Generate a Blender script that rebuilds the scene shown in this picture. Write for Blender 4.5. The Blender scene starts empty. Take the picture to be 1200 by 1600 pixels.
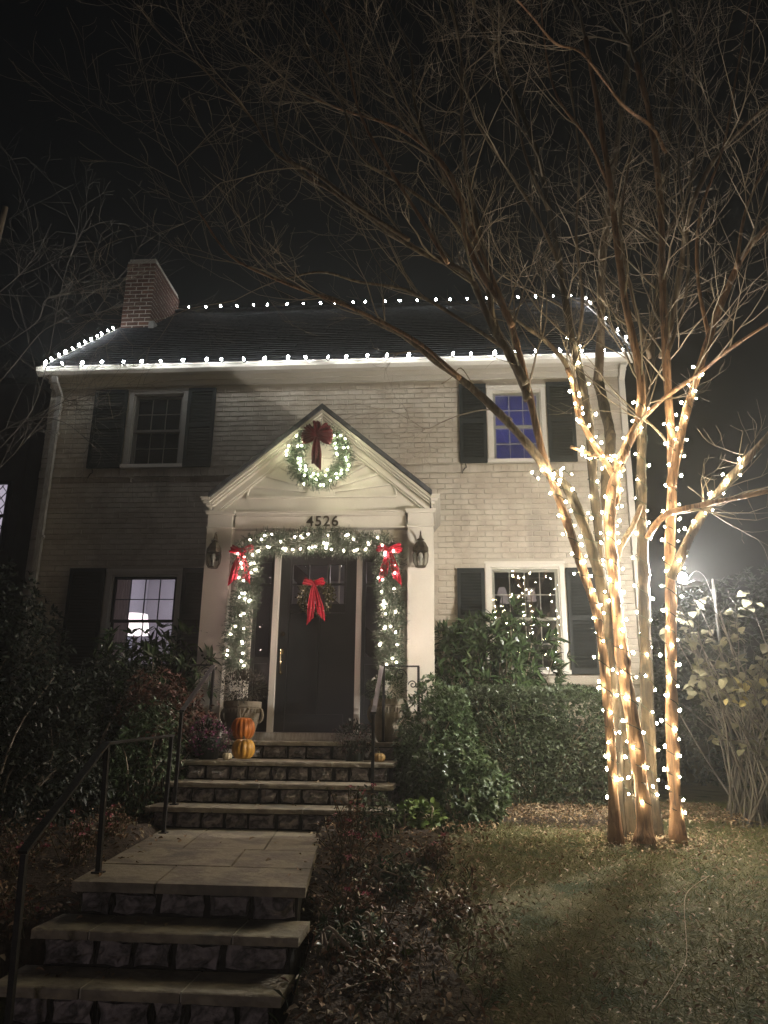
import bpy, math, random
import numpy as np
from mathutils import Vector, Matrix
R = math.radians
PI = math.pi
sc = bpy.context.scene
# ---------------------------------------------------------------- camera
CAM = Vector((0, 0, 1.6))
PITCH, YAW, ROLL, FPX = 16.1, 4.5, 0.7, 1200.0
cd = bpy.data.cameras.new('camera')
cam = bpy.data.objects.new('camera', cd)
sc.collection.objects.link(cam)
CM = Matrix.Rotation(R(YAW), 3, 'Z') @ Matrix.Rotation(R(90 + PITCH), 3, 'X') @ Matrix.Rotation(R(ROLL), 3, 'Z')
cam.matrix_world = Matrix.Translation(CAM) @ CM.to_4x4()
cd.sensor_fit = 'VERTICAL'; cd.sensor_height = 36; cd.sensor_width = 27
cd.lens = 36 * FPX / 1600
cd.clip_start = 0.05; cd.clip_end = 600
sc.camera = cam
# ---------------------------------------------------------------- world, moonless urban night
wd = bpy.data.worlds.new('World'); sc.world = wd; wd.use_nodes = True
bg = wd.node_tree.nodes['Background']
bg.inputs[0].default_value = (0.42, 0.52, 0.72, 1)
bg.inputs[1].default_value = 0.0026
# dim street lighting from behind the photographer
sd = bpy.data.lights.new('street_glow', 'SUN'); sd.energy = 0.016; sd.angle = R(12); sd.color = (1.0, 0.84, 0.92)
so = bpy.data.objects.new('street_glow', sd); sc.collection.objects.link(so)
so.rotation_euler = (R(70), 0, R(14))
pl_ = bpy.data.lights.new('street_light_fill', 'POINT'); pl_.energy = 36; pl_.color = (1.0, 0.84, 0.90); pl_.shadow_soft_size = .25  # unseen light added to stand in for street light on the risers
po_ = bpy.data.objects.new('street_light_fill', pl_); sc.collection.objects.link(po_); po_.location = (-2.2, -0.9, 1.25)
sc.view_settings.view_transform = 'Standard'
sc.view_settings.look = 'None'; sc.view_settings.gamma = 1; sc.view_settings.exposure = 0.0
sc.view_settings.use_curve_mapping = False
cy = sc.cycles
cy.use_denoising = True
cy.use_light_tree = True
cy.max_bounces = 5; cy.diffuse_bounces = 2; cy.glossy_bounces = 3; cy.transmission_bounces = 4; cy.transparent_max_bounces = 8
cy.volume_bounces = 0
cy.sample_clamp_indirect = 2.0; cy.sample_clamp_direct = 0
cy.caustics_reflective = False; cy.caustics_refractive = False
HAZE = 0.0064
L_TREE, L_ROOF, L_GARL, L_WREATH, L_FLOOD = 200, 110, 400, 400, 6000
# ---------------------------------------------------------------- helpers
def ray(x, y):
    return CM @ Vector(((x - 600) / FPX, (800 - y) / FPX, -1))
def at(x, y, Y):
    d = ray(x, y); return CAM + d * (Y / d.y)
def atz(x, y, Z):
    d = ray(x, y); return CAM + d * ((Z - 1.6) / d.z)
GP = [(-60, -0.5), (2, .15), (3, .33), (4.0, .50), (5, .68), (6.4, .82), (8, .88), (12, .9), (60, .9)]
def gz(x, y):
    if -2.12 < x < -.72 and y < 4.6: return -.1
    for (a, za), (b, zb) in zip(GP, GP[1:]):
        if y <= b:
            t = (y - a) / (b - a)
            return za + (zb - za) * t
    return .9
def nt(name):
    m = bpy.data.materials.new(name); m.use_nodes = True
    n = m.node_tree; p = n.nodes['Principled BSDF']
    return m, n, p
def ramp(n, fac, cols):
    r = n.nodes.new('ShaderNodeValToRGB'); n.links.new(fac, r.inputs[0])
    e = r.color_ramp.elements
    while len(e) < len(cols): e.new(0.5)
    for i, c in enumerate(cols):
        e[i].position = i / (len(cols) - 1); e[i].color = (*c, 1)
    return r
def mat(name, col, rough=.6, col2=None, scale=6, bump=0, bscale=60, metal=0, stretch=(1, 1, 1), spec=.5, island=False, lo=.35, hi=.65, bdist=.01):
    m, n, p = nt(name)
    p.inputs['Roughness'].default_value = rough; p.inputs['Metallic'].default_value = metal
    p.inputs['Specular IOR Level'].default_value = spec
    p.inputs['Base Color'].default_value = (*col, 1)
    g = n.nodes.new('ShaderNodeNewGeometry')
    mp = n.nodes.new('ShaderNodeMapping'); mp.inputs['Scale'].default_value = stretch
    n.links.new(g.outputs['Position'], mp.inputs[0])
    if col2 is not None:
        t = n.nodes.new('ShaderNodeTexNoise'); t.inputs['Scale'].default_value = scale; t.inputs['Detail'].default_value = 6
        n.links.new(mp.outputs[0], t.inputs['Vector'])
        cols = [col, col2] if not isinstance(col2, list) else [col] + col2
        if island:
            a = n.nodes.new('ShaderNodeMath'); a.operation = 'MULTIPLY_ADD'
            n.links.new(t.outputs[0], a.inputs[0]); a.inputs[1].default_value = .5
            b = n.nodes.new('ShaderNodeMath'); b.operation = 'MULTIPLY_ADD'
            n.links.new(g.outputs['Random Per Island'], b.inputs[0]); b.inputs[1].default_value = .95; b.inputs[2].default_value = -.22
            n.links.new(b.outputs[0], a.inputs[2]); f = a.outputs[0]
        else:
            a = n.nodes.new('ShaderNodeMapRange'); n.links.new(t.outputs[0], a.inputs[0])
            a.inputs[1].default_value = lo; a.inputs[2].default_value = hi; f = a.outputs[0]
        r = ramp(n, f, cols); n.links.new(r.outputs[0], p.inputs['Base Color'])
    if bump:
        t = n.nodes.new('ShaderNodeTexNoise'); t.inputs['Scale'].default_value = bscale; t.inputs['Detail'].default_value = 5
        n.links.new(mp.outputs[0], t.inputs['Vector'])
        b = n.nodes.new('ShaderNodeBump'); b.inputs['Strength'].default_value = bump; b.inputs['Distance'].default_value = bdist
        n.links.new(t.outputs[0], b.inputs['Height']); n.links.new(b.outputs[0], p.inputs['Normal'])
    return m
def emit(name, col, s):
    m = bpy.data.materials.new(name); m.use_nodes = True; n = m.node_tree; n.nodes.clear()
    e = n.nodes.new('ShaderNodeEmission'); o = n.nodes.new('ShaderNodeOutputMaterial')
    e.inputs[0].default_value = (*col, 1); e.inputs[1].default_value = s
    n.links.new(e.outputs[0], o.inputs[0]); return m
def glassmat(name, refl, tint=(.9, .93, .92)):
    m = bpy.data.materials.new(name); m.use_nodes = True; n = m.node_tree; n.nodes.clear()
    a = n.nodes.new('ShaderNodeBsdfTransparent'); a.inputs[0].default_value = (*tint, 1)
    g = n.nodes.new('ShaderNodeBsdfGlossy'); g.inputs['Roughness'].default_value = 0.0
    x = n.nodes.new('ShaderNodeMixShader'); o = n.nodes.new('ShaderNodeOutputMaterial'); x.inputs[0].default_value = refl
    n.links.new(a.outputs[0], x.inputs[1]); n.links.new(g.outputs[0], x.inputs[2]); n.links.new(x.outputs[0], o.inputs[0])
    return m
# materials
BRICKW = mat('painted_brick', (.53, .465, .37), .55, [(.60, .535, .435), (.47, .40, .31), (.56, .50, .40)], 1.6, .5, 45, bdist=.006)
MORTARW = mat('painted_mortar', (.49, .43, .34), .7, (.55, .49, .39), 4, .5, 60)
TRIM = mat('white_trim_paint', (.74, .69, .60), .42, (.68, .63, .54), 3, .08, 30)
TRIM2 = mat('weathered_trim_paint', (.60, .58, .54), .5, (.42, .39, .35), 12, .15, 30, stretch=(4, 1, 1))
SHUT = mat('shutter_paint', (.012, .015, .014), .6, (.018, .021, .02), 5, spec=.25)
BLACK = mat('black_door_paint', (.014, .015, .015), .3, (.022, .023, .022), 3)
IRON = mat('wrought_iron', (.014, .014, .015), .55, (.028, .025, .023), 30, .2, 90, spec=.3)
SHINGLE = mat('roof_shingle', (.05, .052, .058), .85, [(.085, .087, .094), (.03, .031, .035)], 9, .5, 160)
REDBRICK = mat('red_brick', (.20, .085, .052), .85, [(.14, .06, .04), (.28, .125, .075)], 7, .5, 90, island=True)
MORTAR = mat('pale_mortar', (.82, .76, .66), .9, (.72, .66, .57), 12, .4, 90)
STONE = mat('field_stone', (.27, .24, .23), .75, [(.44, .39, .37), (.13, .12, .115), (.33, .30, .28)], 13, 1.0, 22, lo=.3, hi=.7, bdist=.035)
STMORT = mat('stone_joint', (.022, .02, .018), .95, (.04, .035, .03), 14, .6, 60)
SLAB = mat('bluestone_slab', (.30, .26, .19), .62, [(.39, .34, .245), (.22, .19, .145), (.35, .30, .22)], 4.5, .6, 28, lo=.3, hi=.7, bdist=.02)
JOINT = mat('joint_mortar', (.50, .46, .38), .9)
BRASS = mat('aged_metal', (.16, .13, .09), .35, (.09, .07, .05), 20, metal=.8)
NICKEL = mat('polished_brass', (.70, .58, .36), .18, metal=1)
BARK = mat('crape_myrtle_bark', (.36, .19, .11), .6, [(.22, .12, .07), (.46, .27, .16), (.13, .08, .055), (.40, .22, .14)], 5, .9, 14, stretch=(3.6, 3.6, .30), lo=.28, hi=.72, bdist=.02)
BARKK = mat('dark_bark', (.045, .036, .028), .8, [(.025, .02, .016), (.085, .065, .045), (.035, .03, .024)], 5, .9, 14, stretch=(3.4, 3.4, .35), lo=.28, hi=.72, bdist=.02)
BARKD = mat('grey_bark', (.22, .165, .115), .7, [(.13, .10, .07), (.32, .25, .175), (.16, .125, .09)], 5, .9, 14, stretch=(3.4, 3.4, .35), lo=.28, hi=.72, bdist=.02)
def patches(m, colr, scale=9, lo=.52, hi=.58, st=(1, 1, .55)):
    n = m.node_tree; p = n.nodes['Principled BSDF']; src = p.inputs['Base Color'].links[0].from_socket
    g = n.nodes.new('ShaderNodeNewGeometry'); mp = n.nodes.new('ShaderNodeMapping'); mp.inputs['Scale'].default_value = st; n.links.new(g.outputs['Position'], mp.inputs[0])
    t = n.nodes.new('ShaderNodeTexNoise'); t.inputs['Scale'].default_value = scale; t.inputs['Detail'].default_value = 3; n.links.new(mp.outputs[0], t.inputs['Vector'])
    r = n.nodes.new('ShaderNodeMapRange'); n.links.new(t.outputs[0], r.inputs[0]); r.inputs[1].default_value = lo; r.inputs[2].default_value = hi
    x = n.nodes.new('ShaderNodeMix'); x.data_type = 'RGBA'; n.links.new(r.outputs[0], x.inputs[0]); n.links.new(src, x.inputs[6]); x.inputs[7].default_value = (*colr, 1)
    n.links.new(x.outputs[2], p.inputs['Base Color'])
patches(BARK, (.44, .26, .15)); patches(BARKD, (.15, .10, .065), 7); patches(BARKK, (.10, .075, .05), 8)
patches(BRICKW, (.40, .345, .27), 2.3, .60, .70, (1, 1, .4)); patches(SLAB, (.16, .15, .12), 3.2, .56, .68, (1, 1, 1))
TWIG = mat('twig_bark', (.40, .33, .25), .8, (.27, .22, .16), 4)
TWIGD = mat('grey_twig', (.26, .245, .22), .8, (.11, .10, .09), 4)
WIRE = mat('green_wire', (.02, .035, .02), .5)
WIREW = mat('white_wire', (.30, .30, .29), .5)
SOIL = mat('soil', (.045, .032, .022), .95, [(.075, .052, .035), (.03, .022, .016)], 9, 1.0, 30, bdist=.03)
GRASSBASE = mat('turf', (.10, .10, .042), .95, [(.16, .145, .07), (.055, .07, .026)], 3.2, 1.0, 60, bdist=.02)
GRASS = mat('grass_blade', (.13, .165, .05), .6, [(.30, .29, .13), (.075, .125, .03)], 2.5, island=True)
LITTER = mat('dry_leaf', (.24, .13, .07), .7, [(.42, .28, .17), (.12, .07, .04), (.48, .38, .25)], 4, island=True)
LITTERP = mat('pale_dry_leaf', (.40, .32, .20), .6, [(.30, .20, .10), (.46, .40, .28)], 30, island=True)
LAUREL = mat('laurel_leaf', (.030, .055, .020), .27, [(.055, .085, .032), (.02, .038, .016)], 5, island=True)
HEDGEM = mat('hedge_leaf', (.042, .066, .030), .38, [(.075, .10, .048), (.028, .045, .02)], 5, island=True)
NANDINA = mat('nandina_leaf', (.04, .075, .028), .4, [(.075, .12, .045), (.028, .05, .02)], 5, island=True)
NANDRED = mat('red_nandina_leaf', (.11, .05, .03), .45, [(.16, .06, .04), (.05, .06, .03)], 5, island=True)
IVY = mat('ivy_leaf', (.035, .06, .022), .35, [(.075, .11, .045), (.02, .04, .015)], 5, island=True)
BRIGHT = mat('fresh_leaf', (.11, .17, .04), .4, [(.17, .25, .06), (.06, .11, .03)], 5, island=True)
BEGLEAF = mat('begonia_leaf', (.22, .11, .075), .35, [(.11, .12, .055), (.32, .15, .10), (.09, .06, .04)], 5, island=True)
HYDLEAF = mat('hydrangea_leaf', (.22, .22, .15), .5, [(.29, .28, .19), (.15, .16, .10)], 5, island=True)
YELLEAF = mat('yellowing_leaf', (.42, .40, .16), .5, [(.50, .42, .2), (.3, .34, .12)], 5, island=True)
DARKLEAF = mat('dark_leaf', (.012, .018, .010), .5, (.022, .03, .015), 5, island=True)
PINK = mat('pink_petal', (.62, .14, .20), .5, (.75, .30, .34), 5, island=True)
MUM = mat('purple_mum_petal', (.32, .05, .18), .6, [(.48, .12, .30), (.16, .03, .09)], 5, island=True)
MUMD = mat('faded_mum_petal', (.07, .03, .03), .7, [(.12, .05, .05), (.04, .03, .02)], 5, island=True)
SPRUCE = mat('artificial_spruce', (.032, .060, .032), .5, [(.075, .10, .06), (.016, .03, .016)], 9, island=True)
BOXW = mat('wreath_boxwood', (.07, .08, .025), .5, [(.15, .13, .045), (.04, .05, .018)], 9, island=True)
RED = mat('red_velvet', (.52, .012, .035), .6, (.40, .008, .025), 20, .2, 80, spec=.3)
BURG = mat('burgundy_ribbon', (.13, .010, .016), .55, (.09, .007, .011), 20, .3, 90, spec=.3)
ORANGE = mat('orange_pumpkin_skin', (.62, .19, .025), .42, (.50, .13, .02), 10, .15, 30)
YELLOW = mat('yellow_pumpkin_skin', (.68, .36, .055), .42, (.58, .28, .04), 10, .15, 30)
WHITEP = mat('white_pumpkin_skin', (.74, .62, .40), .42, (.66, .52, .3), 10, .1, 30)
TANP = mat('tan_pumpkin_skin', (.36, .22, .07), .5, (.28, .18, .06), 10, .1, 30)
STEMM = mat('dry_stem', (.16, .13, .07), .7, (.08, .07, .035), 20)
CLAY = mat('cast_stone_pot', (.30, .25, .18), .8, (.20, .17, .12), 8, .5, 60)
POTD = mat('dark_nursery_pot', (.02, .025, .022), .5)
PLASTER = mat('room_plaster', (.60, .56, .58), .8, (.55, .52, .54), 2)
CURTAIN = mat('linen_curtain', (.30, .26, .24), .9)
DIMTRIM = mat('dimmed_window_paint', (.40, .37, .32), .55, (.32, .29, .25), 4)  # trim paint darkened to make the upper left casing look less lit
CURTAIN.node_tree.nodes['Principled BSDF'].inputs['Transmission Weight'].default_value = 0
_n = CURTAIN.node_tree; _t = _n.nodes.new('ShaderNodeBsdfTranslucent'); _t.inputs[0].default_value = (.34, .28, .26, 1); _x = _n.nodes.new('ShaderNodeMixShader')
_n.links.new(_n.nodes['Principled BSDF'].outputs[0], _x.inputs[1]); _n.links.new(_t.outputs[0], _x.inputs[2]); _n.links.new(_x.outputs[0], _n.nodes['Material Output'].inputs[0])
BLIND = mat('cellular_blind', (.10, .105, .11), .8)
GLASS = glassmat('window_glass', .16)
GLASSD = glassmat('dim_window_glass', .07)
GLASSK = glassmat('darkened_glass', .05, (.16, .16, .17))  # tinted dark in place of the unlit space behind the sidelights
STORM = glassmat('storm_glass', .20, (.75, .77, .75))
SCREEN = glassmat('insect_screen', .0, (.42, .42, .42))
LGLASS = glassmat('lantern_glass', .12, (.75, .76, .74))
POLEM = mat('pale_pole', (.16, .16, .15), .6, (.11, .11, .10), 10)
SIDING = mat('neighbour_siding', (.05, .045, .04), .8, (.035, .03, .027), 3)

col = sc.collection
def thing(name, label, cat, loc=(0, 0, 0), group=None, kind=None):
    o = bpy.data.objects.new(name, None); col.objects.link(o); o.location = loc
    o.empty_display_size = .1
    tag(o, label, cat, group, kind); return o
def tag(o, label=None, cat=None, group=None, kind=None):
    if label: o['label'] = label
    if cat: o['category'] = cat
    if group: o['group'] = group
    if kind: o['kind'] = kind
    return o
def worldloc(o):
    v = Vector((0, 0, 0))
    while o is not None: v += o.location; o = o.parent
    return v
class MB:
    def __init__(s): s.v = []; s.f = []; s.m = []; s.cm = 0
    def add(s, vs, fs):
        k = len(s.v); s.v += [tuple(v) for v in vs]
        for f in fs: s.f.append(tuple(i + k for i in f)); s.m.append(s.cm)
        return s
    def box(s, x0, x1, y0, y1, z0, z1, jit=0, rng=None):
        vs = [(x, y, z) for z in (z0, z1) for y in (y0, y1) for x in (x0, x1)]
        if jit: vs = [tuple(c + rng.uniform(-jit, jit) for c in v) for v in vs]
        return s.add(vs, [(0, 2, 3, 1), (4, 5, 7, 6), (0, 1, 5, 4), (2, 6, 7, 3), (0, 4, 6, 2), (1, 3, 7, 5)])
    def prism(s, poly, y0, y1):      # poly in (x,z), extruded along y
        n = len(poly); vs = [(x, y0, z) for x, z in poly] + [(x, y1, z) for x, z in poly]
        fs = [tuple(range(n)), tuple(range(2 * n - 1, n - 1, -1))] + [(i, i + n, (i + 1) % n + n, (i + 1) % n) for i in range(n)]
        return s.add(vs, fs)
    def prismz(s, poly, z0, z1):     # poly in (x,y)
        n = len(poly); vs = [(x, y, z0) for x, y in poly] + [(x, y, z1) for x, y in poly]
        fs = [tuple(range(n))[::-1], tuple(range(n, 2 * n))] + [(i, (i + 1) % n, (i + 1) % n + n, i + n) for i in range(n)]
        return s.add(vs, fs)
    def bar(s, p, q, w, h, up=(0, 0, 1)):
        p = Vector(p); q = Vector(q); d = (q - p).normalized(); u = Vector(up)
        a = d.cross(u)
        if a.length < 1e-3: a = d.cross(Vector((0, 1, 0)))
        a.normalize(); b = a.cross(d)
        vs = [e + a * (sx * w / 2) + b * (sz * h / 2) for e in (p, q) for sz in (-1, 1) for sx in (-1, 1)]
        return s.add(vs, [(0, 1, 3, 2), (4, 6, 7, 5), (0, 4, 5, 1), (2, 3, 7, 6), (0, 2, 6, 4), (1, 5, 7, 3)])
    def tube(s, pts, rs, n=8, cap=True):
        pts = [Vector(p) for p in pts]
        if not isinstance(rs, (list, tuple)): rs = [rs] * len(pts)
        k = len(s.v); a = None; N = len(pts)
        for i, p in enumerate(pts):
            d = (pts[min(i + 1, N - 1)] - pts[max(i - 1, 0)])
            if d.length < 1e-9: d = Vector((0, 0, 1))
            d.normalize()
            if a is None:
                a = d.orthogonal().normalized()
            else:
                a = a - d * a.dot(d)
                a = a.normalized() if a.length > 1e-6 else d.orthogonal().normalized()
            b = d.cross(a)
            for j in range(n):
                t = 2 * PI * j / n
                s.v.append(tuple(p + (a * math.cos(t) + b * math.sin(t)) * rs[i]))
        for i in range(N - 1):
            for j in range(n):
                j2 = (j + 1) % n
                s.f.append((k + i * n + j, k + i * n + j2, k + (i + 1) * n + j2, k + (i + 1) * n + j)); s.m.append(s.cm)
        if cap and n > 2:
            s.f.append(tuple(k + j for j in range(n))[::-1]); s.m.append(s.cm)
            s.f.append(tuple(k + (N - 1) * n + j for j in range(n))); s.m.append(s.cm)
        return s
    def lathe(s, c, prof, n=16, ribs=0, amp=0, sx=1, sy=1):
        k = len(s.v)
        for r, z in prof:
            for j in range(n):
                t = 2 * PI * j / n; rr = r * (1 + amp * (abs(math.sin(ribs * t / 2)) - .6)) if ribs else r
                s.v.append((c[0] + rr * math.cos(t) * sx, c[1] + rr * math.sin(t) * sy, c[2] + z))
        for i in range(len(prof) - 1):
            for j in range(n):
                j2 = (j + 1) % n
                s.f.append((k + i * n + j, k + i * n + j2, k + (i + 1) * n + j2, k + (i + 1) * n + j)); s.m.append(s.cm)
        s.f.append(tuple(k + j for j in range(n))[::-1]); s.m.append(s.cm)
        m = k + (len(prof) - 1) * n
        s.f.append(tuple(m + j for j in range(n))); s.m.append(s.cm)
        return s
    def strip(s, pts, wd, th=.002):   # ribbon with a wired edge and soft lengthwise folds
        k = len(s.v); N = len(pts); pts = [Vector(p) for p in pts]; C = 9
        for i, p in enumerate(pts):
            w = Vector(wd[i]); d = (pts[min(i + 1, N - 1)] - pts[max(i - 1, 0)]).normalized(); nn = d.cross(w).normalized(); wl_ = w.length
            for j in range(C):
                u = -1 + 2 * j / (C - 1); o = wl_ * (.16 * math.cos(u * 6.5 + i * .25) + .05 * math.sin(i * 1.3 + j * 1.9)); s.v.append(tuple(p + w * u + nn * (o + th)))
            for j in range(C):
                u = 1 - 2 * j / (C - 1); o = wl_ * (.16 * math.cos(u * 6.5 + i * .25) + .05 * math.sin(i * 1.3 + (C - 1 - j) * 1.9)); s.v.append(tuple(p + w * u + nn * (o - th)))
        M_ = 2 * C
        for i in range(N - 1):
            for j in range(M_):
                s.f.append((k + i * M_ + j, k + i * M_ + (j + 1) % M_, k + (i + 1) * M_ + (j + 1) % M_, k + (i + 1) * M_ + j)); s.m.append(s.cm)
        for b in (0, (N - 1) * M_): s.f.append(tuple(k + b + q for q in range(M_))); s.m.append(s.cm)
        return s
    def build(s, name, mats, parent=None, smooth=False, kind=None, org=None):
        me = bpy.data.meshes.new(name)
        o0 = worldloc(parent) if parent is not None else Vector((0, 0, 0))
        if org is not None: o0 = o0 + (Vector(org) - o0)
        vs = [(x - o0.x, y - o0.y, z - o0.z) for x, y, z in s.v]
        me.from_pydata(vs, [], s.f)
        ms = mats if isinstance(mats, (list, tuple)) else [mats]
        for m in ms: me.materials.append(m)
        if len(ms) > 1: me.polygons.foreach_set('material_index', s.m)
        if smooth: me.polygons.foreach_set('use_smooth', [True] * len(me.polygons))
        me.update()
        o = bpy.data.objects.new(name, me); col.objects.link(o)
        if parent is not None:
            o.parent = parent
            if org is not None: o.location = Vector(org) - worldloc(parent)
        elif org is not None: o.location = org
        if kind: o['kind'] = kind
        return o
def share(me, name, parent, loc, rot=None, scl=None):
    o = bpy.data.objects.new(name, me); col.objects.link(o); o.parent = parent
    o.location = Vector(loc) - (worldloc(parent) if parent else Vector((0, 0, 0)))
    if rot is not None: o.rotation_euler = rot
    if scl is not None: o.scale = (scl, scl, scl) if isinstance(scl, (int, float)) else scl
    return o
def copy_tree(o, parent=None):
    c = o.copy(); col.objects.link(c); c.parent = parent
    for ch in o.children: copy_tree(ch, c)
    return c
# numpy leaf clouds
def tmpl_leaf(w=.38, fold=.12, droop=.15):   # leaf of length 1 along +x, 6 verts, 4 tris
    v = np.array([(0, 0, 0), (.35, w / 2, fold), (.35, -w / 2, fold), (.72, w * .36, fold * .6 - droop * .4), (.72, -w * .36, fold * .6 - droop * .4), (1, 0, -droop), (.35, 0, 0), (.72, 0, -droop * .4)])
    f = [(0, 6, 1), (0, 2, 6), (6, 7, 3, 1), (6, 2, 4, 7), (7, 5, 3), (7, 4, 5)]
    return v, f
def tmpl_small(w=.6):
    return np.array([(0, 0, 0), (.5, w / 2, .1), (1, 0, 0), (.5, -w / 2, .1)]), [(0, 1, 2), (0, 2, 3)]
def tmpl_blade(w=.06):
    return np.array([(0, w / 2, 0), (0, -w / 2, 0), (.6, 0, .06), (1, 0, -.06)]), [(0, 1, 2), (2, 1, 3)]
def tmpl_round(n=7):
    v = [(.5 + .5 * math.cos(2 * PI * i / n + PI), .46 * math.sin(2 * PI * i / n + PI), .07 * abs(math.sin(2 * PI * i / n))) for i in range(n)]
    return np.array(v + [(.5, 0, -.02)]), [(i, (i + 1) % n, n) for i in range(n)]
def tmpl_oak():
    pts = [(0, 0), (.15, .03), (.22, .16), (.32, .06), (.42, .26), (.52, .08), (.62, .22), (.72, .07), (.84, .12), (1, 0)]
    top = [(x, y, .05 * math.sin(x * 9) + y * .35) for x, y in pts]; bot = [(x, -y, .04 * math.cos(x * 7) + y * .3) for x, y in pts[1:-1]]
    v = top + bot; n = len(top)
    f = []
    for i in range(1, n - 2):
        f.append((i, i + 1, n + i, n + i - 1))
    f.append((0, 1, n)); f.append((n - 2, n - 1, n + n - 3))
    return np.array(v), f
def cloud(name, P, D, S, tmpl, mats, parent=None, kind='stuff', seed=0, up=None, matidx=None):
    """leaf i: template x axis along D[i], scaled by S[i], rolled at random or with its face towards up"""
    rng = np.random.default_rng(seed); n = len(P)
    P = np.asarray(P, float); D = np.asarray(D, float); D = D / np.linalg.norm(D, axis=1, keepdims=True)
    U = rng.normal(size=(n, 3)) if up is None else np.asarray(up, float) + rng.normal(size=(n, 3)) * .35
    Y = np.cross(U, D); Y /= np.linalg.norm(Y, axis=1, keepdims=True) + 1e-9
    Z = np.cross(D, Y)
    tv, tf = tmpl; S = np.asarray(S, float)[:, None, None]
    V = P[:, None, :] + S * (tv[None, :, 0:1] * D[:, None, :] + tv[None, :, 1:2] * Y[:, None, :] + tv[None, :, 2:3] * Z[:, None, :])
    k = len(tv); org = worldloc(parent) if parent is not None else Vector((0, 0, 0))
    V = V.reshape(-1, 3) - np.array(org)
    me = bpy.data.meshes.new(name)
    loops = []; sizes = []
    for f in tf: loops += list(f); sizes.append(len(f))
    L = (np.array(loops)[None, :] + (np.arange(n) * k)[:, None]).reshape(-1)
    T = np.tile(np.array(sizes), n)
    me.vertices.add(len(V)); me.vertices.foreach_set('co', V.reshape(-1).astype(np.float32))
    me.loops.add(len(L)); me.loops.foreach_set('vertex_index', L.astype(np.int32))
    me.polygons.add(len(T)); me.polygons.foreach_set('loop_start', np.concatenate([[0], np.cumsum(T)[:-1]]).astype(np.int32))
    me.polygons.foreach_set('loop_total', T.astype(np.int32))
    ms = mats if isinstance(mats, (list, tuple)) else [mats]
    for m in ms: me.materials.append(m)
    if len(ms) > 1:
        mi = rng.integers(0, len(ms), n) if matidx is None else np.asarray(matidx)
        me.polygons.foreach_set('material_index', np.repeat(mi, len(tf)).astype(np.int32))
    me.update(calc_edges=True); me.validate()
    o = bpy.data.objects.new(name, me); col.objects.link(o)
    if parent is not None: o.parent = parent
    if kind: o['kind'] = kind
    return o
def lumpy(D, seed, a=.12, f=3.0):
    rng = np.random.default_rng(seed); s = np.zeros(len(D))
    for k in range(6):
        w = rng.normal(size=3) * f; s += np.sin(D @ w + rng.uniform(0, 6))
    return 1 + a * s / 2.4
def blob(n, c, r, seed, p=2.0, a=.12, depth=.35, f=3.0, zmin=None, front=False):
    """points in the outer shell of a lumpy superellipsoid, with outward directions"""
    rng = np.random.default_rng(seed)
    D = rng.normal(size=(n, 3)); D /= np.linalg.norm(D, axis=1, keepdims=True)
    if front: D[:, 1] = -np.abs(D[:, 1]) * np.where(rng.random(n) < .85, 1, -1)
    rad = (np.abs(D) ** p).sum(1) ** (-1 / p)
    t = 1 - depth * rng.random(n) ** 1.6
    P = D * (rad * t * lumpy(D, seed, a, f))[:, None] * np.array(r) + np.array(c)
    Dn = D / np.array(r); Dn /= np.linalg.norm(Dn, axis=1, keepdims=True)
    if zmin is not None:
        k = P[:, 2] > zmin; P = P[k]; Dn = Dn[k]
    return P, Dn
def whorls(P, D, k, seed, spread=1.0, droop=0.0):
    rng = np.random.default_rng(seed); PP = []; DD = []
    for p, d in zip(P, D):
        a = np.cross(d, [0.1, .2, 1]); a /= np.linalg.norm(a) + 1e-9; b = np.cross(d, a); ph = rng.uniform(0, 6.28)
        for j in range(k):
            t = ph + 2 * PI * j / k + rng.uniform(-.2, .2); s = spread * rng.uniform(.7, 1.2)
            PP.append(p); DD.append(d + s * (a * math.cos(t) + b * math.sin(t)) + np.array([0, 0, -droop * rng.random()]))
    return np.array(PP), np.array(DD)

# ---------------------------------------------------------------- terrain
def grid_ground(name, xs, ys, m, dz=0, amp=0, seed=1):
    mb = MB(); rng = random.Random(seed)
    for y in ys:
        for x in xs:
            mb.v.append((x, y, gz(x, y) + dz + (amp * (math.sin(x * 3.1 + y * 1.7) + math.sin(x * 1.3 - y * 2.9) + rng.uniform(-1, 1) * .6) if 0 < y < 11 and abs(x) < 7 else 0)))
    nx = len(xs)
    for j in range(len(ys) - 1):
        for i in range(nx - 1):
            a = j * nx + i; mb.f.append((a, a + 1, a + nx + 1, a + nx)); mb.m.append(0)
    o = mb.build(name, m, smooth=True); o['kind'] = 'structure'; return o
def rangef(a, b, s):
    out = []; v = a
    while v < b + 1e-6: out.append(round(v, 4)); v += s
    return out
grid_ground('ground', [-300, -60, -20, -12] + rangef(-7, 7, .25) + [12, 20, 60, 300], [-300, -60, -10, -3] + rangef(0, 11, .25) + [14, 20, 60, 300], GRASSBASE, -.02, .012)
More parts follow.
